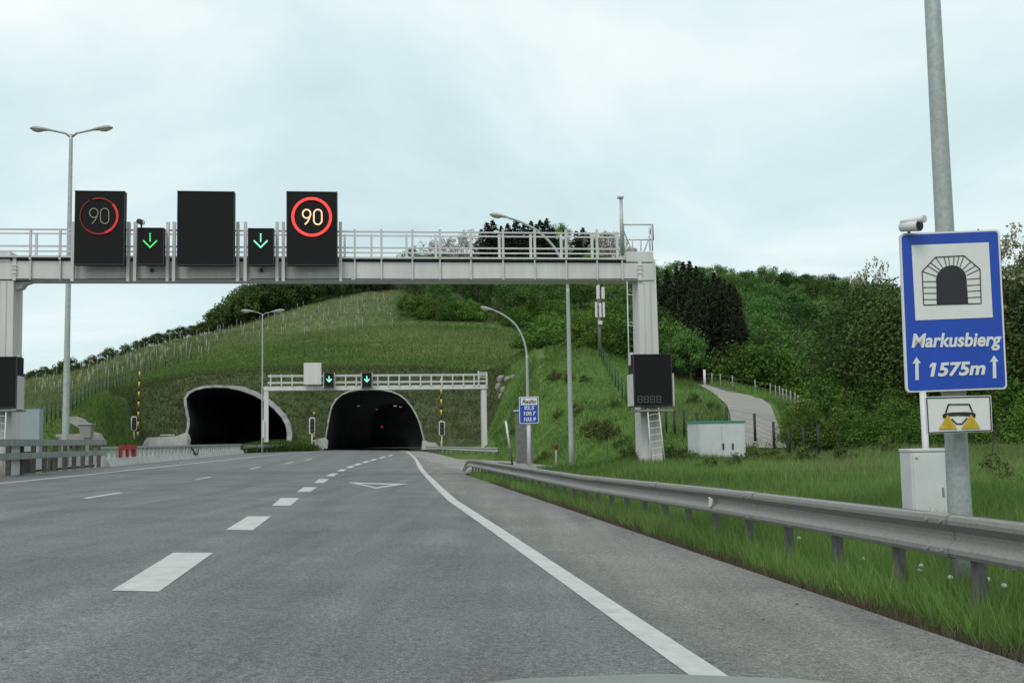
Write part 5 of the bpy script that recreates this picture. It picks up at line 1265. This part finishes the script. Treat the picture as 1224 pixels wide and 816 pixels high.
# dark spruces right of the gantry post
LAB_C = 'dark tall spruce in the group right of the near gantry post'
for k, (x, d, yt) in enumerate(((788, 150, 330), (800, 152, 322), (812, 140, 318), (820, 142, 313), (828, 136, 312), (836, 128, 318), (843, 122, 326), (850, 116, 332), (857, 118, 326), (863, 113, 331), (870, 112, 334), (876, 110, 339), (882, 109, 344), (886, 107, 350), (846, 110, 340), (856, 109, 345), (866, 108, 348), (876, 106, 356), (840, 113, 346))):
    b = ground(x, d); h = h_at(x, d, yt, b); put('con%d' % (k % 3), 'spruce_tree', b, h / 15 * .95, LAB_C, 'spruce', 'dark spruces right of the gantry', sz=h / 15)
LAB_C2 = 'dark spruce on the hilltop showing between the gantry handrails'
for k, (x, d, yt) in enumerate(((583, 300, 266), (590, 304, 263), (608, 300, 267), (618, 304, 262), (628, 300, 266), (636, 306, 264), (647, 300, 263), (655, 304, 261), (662, 302, 272), (690, 300, 276), (698, 304, 272), (704, 300, 280), (576, 306, 274), (642, 308, 268), (600, 308, 270))):
    b = ground(x, d); h = h_at(x, d, yt, b); put('con%d' % (k % 3), 'spruce_tree', b, h / 15 * 1.5, LAB_C2, 'spruce', 'dark spruces on the hilltop', sz=h / 15)
for k, (x, d, yt, lab) in enumerate(((510, 312, 287, 'pale blossoming tree on the hilltop, leftmost of those behind the gantry rails'), (530, 308, 281, 'pale blossoming tree on the hilltop, second from left behind the gantry rails'), (551, 306, 277, 'pale blossoming tree on the hilltop, third from left behind the gantry rails'), (567, 305, 273, 'pale blossoming tree on the hilltop beside the dark spruces'), (722, 300, 276, 'pale bare tree on the hilltop left of the gantry mast'), (736, 304, 284, 'pale bare tree on the hilltop just behind the gantry mast'))):
    b = ground(x, d); h = h_at(x, d, yt, b); put('pale%d' % (k % 2), 'blossoming_tree', b, h / 7 * .95, lab, 'tree', 'pale trees on the hilltop', sz=h / 7)
# big trees at the right edge
for k, (x, d, yt, key, wd, lab) in enumerate((
    (1012, 62, 385, 'near0', .75, 'dark roadside tree left of the blue sign, its leftmost neighbour'),
    (1048, 58, 330, 'near1', 1.15, 'tall dark roadside tree with pale topmost twigs, left of the blue sign'),
    (1085, 55, 345, 'near2', 1.1, 'dark roadside tree directly behind the blue sign'),
    (1130, 60, 330, 'near0', 1.2, 'dark roadside tree behind the lamp pole'),
    (1178, 56, 318, 'near1', 1.2, 'dark roadside tree behind the right edge of the blue sign'),
    (1222, 54, 322, 'near2', 1.15, 'tall roadside tree at the right photo edge with pale blossom'),
    (1275, 50, 300, 'near0', 1.2, 'roadside tree cut by the right photo edge'),
    (1150, 74, 318, 'near2', 1.2, 'roadside tree farther back behind the blue sign'))):
    b = ground(x, d); h = h_at(x, d, yt, b); put(key, 'roadside_tree', b, h / 8 * wd, lab, 'tree', None, sz=h / 8)
plant_proto('twig0', 'blossoming_tree', leafy('pale_spring_leaves', (.13, .13, .06), (.36, .34, .25), 0, .1), 7, 2.2, 3.2, 90, 2200, .12, .09, 18, 140, 'sparse')
for k, (x, d, yt, lab) in enumerate(((1052, 60, 303, 'bare tree with pale twigs showing above the dark tree left of the blue sign'), (1216, 50, 262, 'pale blossoming tree at the right edge beside the blue sign'), (1240, 53, 270, 'pale blossoming tree half cut by the right photo edge'), (1200, 58, 300, 'pale blossoming tree just right of the blue sign'))):
    b = ground(x, d); h = h_at(x, d, yt, b); put('twig0', 'blossoming_tree', b, h / 7 * (.45, .9, .9, .7)[k], lab, 'tree', 'pale blossoming trees at the right', sz=h / 7)
labs = ['light green bush at the end of the mesh fence right of the track', 'low bush between the fence and the trees, second from the left', 'low bush in the tree shade left of the white cabinet', 'low bush behind the white cabinet', 'low bush behind the foot of the thick lamp pole', 'low bush right of the thick lamp pole', 'low bush at the right photo edge', 'larger bush behind the fence end', 'bush under the tall dark tree', 'bush below the blue sign behind the headlight plate', 'bush under the pale blossom at the right']
for k, (x, d, yt) in enumerate(((972, 49, 478), (998, 50, 470), (1030, 48, 492), (1072, 47, 480), (1112, 48, 486), (1165, 46, 482), (1212, 45, 470), (985, 56, 452), (1045, 53, 450), (1120, 53, 455), (1200, 51, 430))):
    b = ground(x, d); h = h_at(x, d, yt, b); put('bush%d' % (k % 2), 'roadside_bush', b, max(h / 2.6, .8), labs[k], 'bush', None, sz=h / 2.6)
q = ground(975, 47.5)
plant_proto('sap', 'sapling', L_SHRUB, 3.0, .7, .9, 40, 900, .12, .03, 8, 130)
put('sap', 'sapling', ground(1003, 44), 1, 'young sapling standing in the grass in front of the dark trees', 'sapling')
put('sap', 'sapling', ground(1187, 33), 1.15, 'dead looking sapling right of the thick lamp pole', 'sapling')

L_WEED = leafy('coarse_weed_leaves', (.040, .062, .018), (.14, .18, .05), .02, .3)
for k in range(2): plant_proto('weed%d' % k, 'weed_clump', L_WEED, .9, .75, .02, 40, 900, .11, .015, 5, 150 + k, 'shrub', 'foliage')
wl = ((720, 62, 1.5), (728, 60, 1.1), (706, 66, 1.0), (744, 52, .9), (690, 75, 1.0), (668, 80, .9), (735, 72, .8), (652, 68, .7), (780, 41, 1.1), (772, 38, .8), (795, 39.5, .9), (752, 42, .8), (818, 40, .7), (902, 42, .8), (930, 40, .7), (880, 36, .6), (846, 33, .6), (962, 38, .8), (1010, 36, .7), (1060, 40, .8), (680, 92, 1.0), (664, 98, 1.2), (700, 86, .8), (830, 72, .9), (852, 66, .7), (615, 92, .9), (628, 84, 1.0), (1190, 24, .6), (1206, 20, .5))
for k, (x, d, s) in enumerate(wl): put('weed%d' % (k % 2), 'weed_clump', ground(x, d), s * .85, 'coarse weed clump in the rough grass right of the road', 'weed', 'weed clumps in the right grass', sz=s * .9)

# ------------------------------------------------------------------ grass (nobody could count it)
def blades(name, regions, label=None):
    """regions: (sampler -> x,y arrays), height, width, colour factor"""
    rs = np.random.RandomState(abs(hash(name)) % 1000 if False else len(name)); VV, TT = [], []
    for x, y, h, wd, tint, zofs in regions:
        n = len(x); z = terrain(x, y) + zofs - .02
        a = rs.uniform(0, np.pi, n); hh = h * rs.uniform(.45, 1.25, n); w_ = wd * rs.uniform(.6, 1.3, n)
        dx_, dy_ = np.cos(a) * w_ / 2, np.sin(a) * w_ / 2; lx, ly = rs.normal(size=n) * hh * .33, rs.normal(size=n) * hh * .33
        V = np.stack([np.stack([x - dx_, y - dy_, z], 1), np.stack([x + dx_, y + dy_, z], 1), np.stack([x + lx, y + ly, z + hh], 1)], 1)
        VV.append(V.reshape(-1, 3)); TT.append(np.repeat(np.clip(tint + rs.normal(size=n) * .18, 0, 1), 3))
    V = np.concatenate(VV); t = np.concatenate(TT)
    return V, np.arange(len(V)).reshape(-1, 3), t
rg = np.random.RandomState(5)
def latlon(n, la, lb, a, b_, pw=1.0):
    lat = rg.uniform(la, lb, n); lon = a + (b_ - a) * rg.uniform(0, 1, n) ** pw
    return lat * LAT.x + lon * LON.x, lat * LAT.y + lon * LON.y
def polar(n, p0, p1, d0, d1, pw=1.0):
    px = rg.uniform(p0, p1, n); d = d0 + (d1 - d0) * rg.uniform(0, 1, n) ** pw
    return (px - CX) / F_PX * d, d
def patch(x, y, s=.8, seed=2): return .5 + .38 * fnoise(x, y, s, seed)
GRASS = []
def G_(xy, h, wd, tint=0.0, edge=None):
    x, y = xy
    if edge is not None: m = edge(x, y); x, y = x[m], y[m]
    GRASS.append((x, y, h, wd, np.clip(patch(x, y) + .3 * fnoise(x, y, .18, 31) + .18 * fnoise(x, y, 2.6, 33) + tint, 0, 1), 0))
latf = lambda x, y: x * LAT.x + y * LAT.y
lonf = lambda x, y: x * LON.x + y * LON.y
edge_soft = lambda x, y: latf(x, y) > 3.80 + .14 * fnoise(x, y, 3.0, 9) + .05
G_(latlon(75000, 3.6, 5.6, 3.5, 16, 1.3), .25, .010, .05, edge_soft)
G_(latlon(34000, 3.6, 5.6, 14, 42, 1.2), .27, .018, .05, edge_soft)
G_(latlon(26000, 4.0, 5.4, 3.5, 18, 1.2), .36, .011, .08)
G_(latlon(20000, 12, 18, 2, 20), .3, .016, -.02)
G_(latlon(80000, 5.2, 12, 3, 20, 1.2), .32, .013, -.02)
bad = lambda x, y: ~((lonf(x, y) > 43) & (lonf(x, y) < 80) & (latf(x, y) < np.interp(lonf(x, y), ROAD_LON, ROAD_R) + .3)) & (latf(x, y) > 4)
ontrack = lambda x, y: ~((np.abs(CX + F_PX * x / y - np.interp(y, [43, 52, 64, 76, 98], [913, 902, 896, 890, 838])) < np.interp(y, [43, 64, 76, 98], [34, 34, 34, 10])) & (y > 48))
G_(polar(28000, 1300, 2000, 14, 46, .9), .28, .028, -.15)
G_(polar(80000, 640, 1300, 17, 46, .9), .28, .028, -.15, lambda x, y: bad(x, y) & ontrack(x, y))
G_(polar(12000, 560, 640, 80, 146), .4, .08, -.05, lambda x, y: (terrain(x, y, False) > .5) & (CX + F_PX * x / y > 596 - 18 * fnoise(x, y, .3, 12) - (y - 80) * .1))
G_(polar(60000, 590, 960, 44, 112, .8), .36, .055, -.12, lambda x, y: bad(x, y) & ontrack(x, y))
V, Fq, t = blades('grass', GRASS); o = link_mesh('grass', np_mesh('grass', V, Fq, L_GRASS, tint=t)); tag(o, 'green grass of the verge and the right bank', 'grass', kind='stuff')
# pale seed heads and brown stems in the meadow
L_SEED = leafy('meadow_seed_heads', (.10, .095, .045), (.33, .33, .18), 0, 0)
m_x, m_y = polar(9500, 640, 1300, 14, 46); m_ok = bad(m_x, m_y) & (latf(m_x, m_y) > 5) & (fnoise(m_x, m_y, .5, 21) > -.1); m_x, m_y = m_x[m_ok], m_y[m_ok]
V, Fq, t = blades('seed_heads', [(m_x, m_y, .42, .018, .5, .03)]); tag(link_mesh('seed_heads', np_mesh('seed_heads', V, Fq, L_SEED, tint=t)), 'pale seed heads standing in the meadow behind the guardrail', 'grass', kind='stuff')
# rough growth on the far slopes, coloured by what grows there
def rough(name, regs, label, cat, mt):
    R_ = []
    for x, y, h, wd, tint in regs: R_.append((x, y, h, wd, np.clip(patch(x, y, .15, 4) + tint, 0, 1), 0))
    V, Fq, t = blades(name, R_); o = link_mesh(name, np_mesh(name, V, Fq, mt, tint=t)); return tag(o, label, cat, kind='stuff')
L_DRYG = leafy('dry_hill_grass', (.082, .150, .032), (.200, .232, .090), 0, 0)
L_VINE = leafy('vine_rows_growth', (.085, .140, .036), (.25, .245, .135), 0, 0)
L_HILL = leafy('upper_slope_grass', (.045, .082, .018), (.14, .21, .05), 0, 0)
L_BANK = leafy('bank_netting_growth', (.044, .068, .022), (.122, .140, .060), 0, 0)
L_TALL = leafy('tall_median_grass', (.03, .055, .012), (.085, .15, .03), 0, 0)
def mask(xy, f):
    x, y = xy; m = f(x, y); return x[m], y[m]
def hillok(x, y): return terrain(x, y, False) > 8
a1 = mask(polar(60000, 130, 640, 148, 212), lambda x, y: hillok(x, y)); rough('hill_grass', [(*a1, .42, .16, np.interp(CX + F_PX * a1[0] / a1[1], [300, 450], [-.32, -.02]) - .25 * (a1[1] < 165))], 'dry tussock grass on the terrace above the tunnels', 'grass', L_DRYG)
a8 = mask(polar(19000, 470, 800, 104, 242), lambda x, y: (CX + F_PX * x / y > 650) | (y > 200)); rough('upper_grass', [(*a8, .5, .16, .0)], 'green grass between the shrubs on the upper slope', 'grass', L_HILL)
def rowsnap(xy):
    x, y = xy; s = 3.2; k = np.round((y + x * .25) / s) * s; return x, k - x * .25 + rg.normal(size=len(x)) * .22
a2 = rowsnap(polar(26000, 20, 480, 178, 272)); a3 = rowsnap(polar(9000, 20, 180, 128, 180))
vm = lambda x, y: (y > np.interp(CX + F_PX * x / y, [20, 170, 250, 480], [140, 158, 190, 207]))
a2 = mask(a2, vm); a3 = mask(a3, vm)
rough('vine_rows', [(*a2, .8, .12, -.08), (*a3, .8, .10, -.1)], 'rows of pale young vines on the left hillside', 'vines', L_VINE)
a4 = mask(polar(38000, 130, 610, 133, 154), lambda x, y: terrain(x, y, False) > 1.2)
# keep the growth off the tunnel openings
def off_tunnel(x, y):
    ok = np.ones(len(x), bool); z = terrain(x, y)
    for root, c, lc, poly, P, ax in (T_R, T_L):
        a = (x - c.x) * lc.x + (y - c.y) * lc.y; pp = [(p.x, p.y) for p in poly]; pp = [(pp[0][0], -3)] + pp + [(pp[-1][0], -3)]; ins = np.zeros(len(x), bool)
        for k in range(len(pp)):
            (x1, z1), (x2, z2) = pp[k], pp[(k + 1) % len(pp)]
            if abs(z1 - z2) < 1e-9: continue
            ins ^= ((z1 > z) != (z2 > z)) & (a < (x2 - x1) * (z - z1) / (z2 - z1) + x1)
        ok &= ~ins
    return ok
a4 = mask(a4, off_tunnel)
rough('bank_growth', [(*a4, .34, .16, -.05)], 'sparse brownish growth on the netted bank round the tunnel mouths', 'ground cover', L_BANK)
a5 = mask(polar(16000, 85, 175, 96, 130), lambda x, y: terrain(x, y, False) > 1.0); a6 = polar(12000, 20, 165, 84, 160)
a6 = mask(a6, lambda x, y: terrain(x, y, False) > 1.0)
rough('mound_grass', [(*a5, .45, .10, -.25), (*a6, .4, .08, -.3)], 'rough grass on the mound and foot of the left hill', 'grass', L_DRYG)
for k in range(16):
    x = 888 + k * 5.5; d = r_.uniform(101, 110); b = ground(x, d); s = r_.uniform(.7, 1.2); put('shrub%d' % (k % 3), 'hillside_shrub', b, s, 'light green shrub at the foot of the right hillside wood beside the track', 'shrub', 'shrubs at the foot of the right wood')
# tall grass on the median
n = 6000; u_ = rg.uniform(0, 1, n); y = 106 + 27 * u_ + rg.uniform(-3, 3, n); x = (292 + 84 * u_ + rg.uniform(-5, 5, n) - CX) / F_PX * y
hump = 1.35 * np.sin(np.clip(u_, 0, 1) * np.pi) ** .5
V, Fq, t = blades('median_grass', [(x, y, .5 + hump * .55, .14, .55, 0), (x, y, .6, .14, .4, hump * .35)])
tag(link_mesh('median_grass', np_mesh('median_grass', V, Fq, L_TALL, tint=t)), 'tall fresh grass on the median between the tunnel mouths', 'grass', kind='stuff')
# dry grass fringe and litter along the asphalt edge
n = 16000; lon = 3.5 + 30 * rg.uniform(0, 1, n) ** 1.2; lat = 3.66 + np.abs(rg.normal(size=n)) * .2
x, y = lat * LAT.x + lon * LON.x, lat * LAT.y + lon * LON.y
L_STRAW = leafy('straw_litter', (.06, .05, .03), (.19, .165, .11), 0, 0)
V, Fq, t = blades('straw', [(x, y, .10, .011, .40, .03)]); tag(link_mesh('dry_grass_fringe', np_mesh('dry_grass_fringe', V, Fq, L_STRAW, tint=t)), 'dry straw and litter along the asphalt edge', 'litter', kind='stuff')
# grit and leaf litter on the shoulder
mb = MB(); r2 = random.Random(3)
for k in range(70):
    lon = 4 + 16 * r2.random() ** 1.4; lat = 3.62 - abs(r2.gauss(0, .45)); p = LL(lat, lon, -SLOPE * lat + .003); s = r2.uniform(.004, .013) * (1.8 if r2.random() < .08 else 1); a = r2.uniform(0, 3.1)
    e1, e2 = Vector((math.cos(a), math.sin(a), 0)) * s, Vector((-math.sin(a), math.cos(a), 0)) * s * r2.uniform(.4, .9)
    mb.add([p - e1, p - e2, p + e1, p + e2, p + Vector((0, 0, s * .6))], [(0, 1, 4), (1, 2, 4), (2, 3, 4), (3, 0, 4)])
tag(mb.build('grit', mat('dark_litter', (.05, .043, .033), .9, var=.4, scale=3), None), 'dark grit and leaf litter scattered on the shoulder', 'litter', kind='stuff')
n = 5200; lon = 3.5 + 22 * rg.uniform(0, 1, n) ** 1.2; lat = 3.85 + rg.uniform(0, 1, n) ** 1.5 * 3.5
x, y = lat * LAT.x + lon * LON.x, lat * LAT.y + lon * LON.y; m_ok = fnoise(x, y, .9, 41) > .0; x, y = x[m_ok], y[m_ok]
V, Fq, t = blades('dead_stalks', [(x, y, .34, .009, .6, .02)]); tag(link_mesh('dead_stalks', np_mesh('dead_stalks', V, Fq, L_STRAW, tint=t)), 'dead straw stalks mixed through the green verge', 'grass', kind='stuff')
# dandelion clocks
pr = None
for k, (px, py) in enumerate(((955, 643), (1031, 668), (1029, 678), (1101, 676), (1100, 681), (1136, 690), (1180, 692), (1212, 679), (1070, 690), (1200, 700), (972, 668), (1118, 699))):
    d = float(np.interp(px, [950, 1224], [11.2, 7.4])); p = at(px, py, d); g = tz(p.x, p.y); hh = max(.12, p.z - g)
    r_d = thing('dandelion', (p.x, p.y, g), 'white dandelion clock in the grass behind the guardrail', 'flower', 'dandelion clocks in the verge')
    mb = MB(); mb.tube([(p.x, p.y, g), (p.x, p.y, g + hh)], .003, 5); mb.build('stem', MATS.get('dand') or mat('dand', (.09, .12, .03), .8), r_d)
    mb = MB(); mb.ball((p.x, p.y, g + hh), .022, .022, .02, 10, 7); mb.build('seed_head', mat('dandelion_fluff', (.5, .5, .45), 1.0, var=.2, scale=200), r_d)

# ------------------------------------------------------------------ the bonnet of the car the picture was taken from
mb = MB(); rows = []
ys = [.62, .75, .9, 1.0, 1.1, 1.2, 1.3, 1.4, 1.55, 1.75, 1.95, 2.1, 2.17, 2.2]
xs = [-.82, -.8, -.72, -.6, -.45, -.3, -.15, 0, .15, .3, .45, .6, .75, .87, .95, .97]
def bon(x, y):
    z = .946 - .30 * max(0, .10 - x) ** 2 - .20 * max(0, x - .14) ** 2 - .02 * max(0, x - .14) - .27 * max(0, y - 1.2) - .05 * max(0, y - 1.2) ** 2 - .05 * max(0, 1.2 - y)
    if x < -.6: z -= (-.6 - x) ** 2 * 6
    if x > .75: z -= (x - .75) ** 2 * 6
    if y > 1.95: z -= (y - 1.95) ** 2 * 5
    return z
rows = [[Vector((x, y, bon(x, y))) for x in xs] for y in ys]
mb.sheet(rows, True)
skirt = [rows[k][0] for k in range(len(ys))]; mb.sheet([skirt, [Vector((p.x, p.y, .35)) for p in skirt]])
sk2 = [rows[k][-1] for k in range(len(ys))]; mb.sheet([sk2, [Vector((p.x, p.y, .35)) for p in sk2]])
fr_ = rows[-1]; mb.sheet([fr_, [Vector((p.x, p.y + .03, .35)) for p in fr_]])
CB_ = thing('car', (.08, 1.4, 0), 'grey green car bonnet just peeking in at the bottom of the photo', 'car')
mb.build('bonnet', M_CAR, CB_)
mb = MB()
for c_ in ((-.62, 1.75), (.78, 1.75)): mb.tube([(c_[0] - .1, c_[1], .3), (c_[0] + .1, c_[1], .3)], .3, 20)
mb = MB(); mb.tube([(-.62, 1.6, .3), (-.44, 1.6, .3)], .3, 24); mb.build('wheel', M_DARK, CB_)
mb = MB(); mb.tube([(.6, 1.6, .3), (.78, 1.6, .3)], .3, 24); mb.build('wheel', M_DARK, CB_)
# prototypes that were never placed are dropped
for key, (root, used) in STORE.items():
    if not used:
        for ch in list(root.children): bpy.data.objects.remove(ch)
        bpy.data.objects.remove(root)
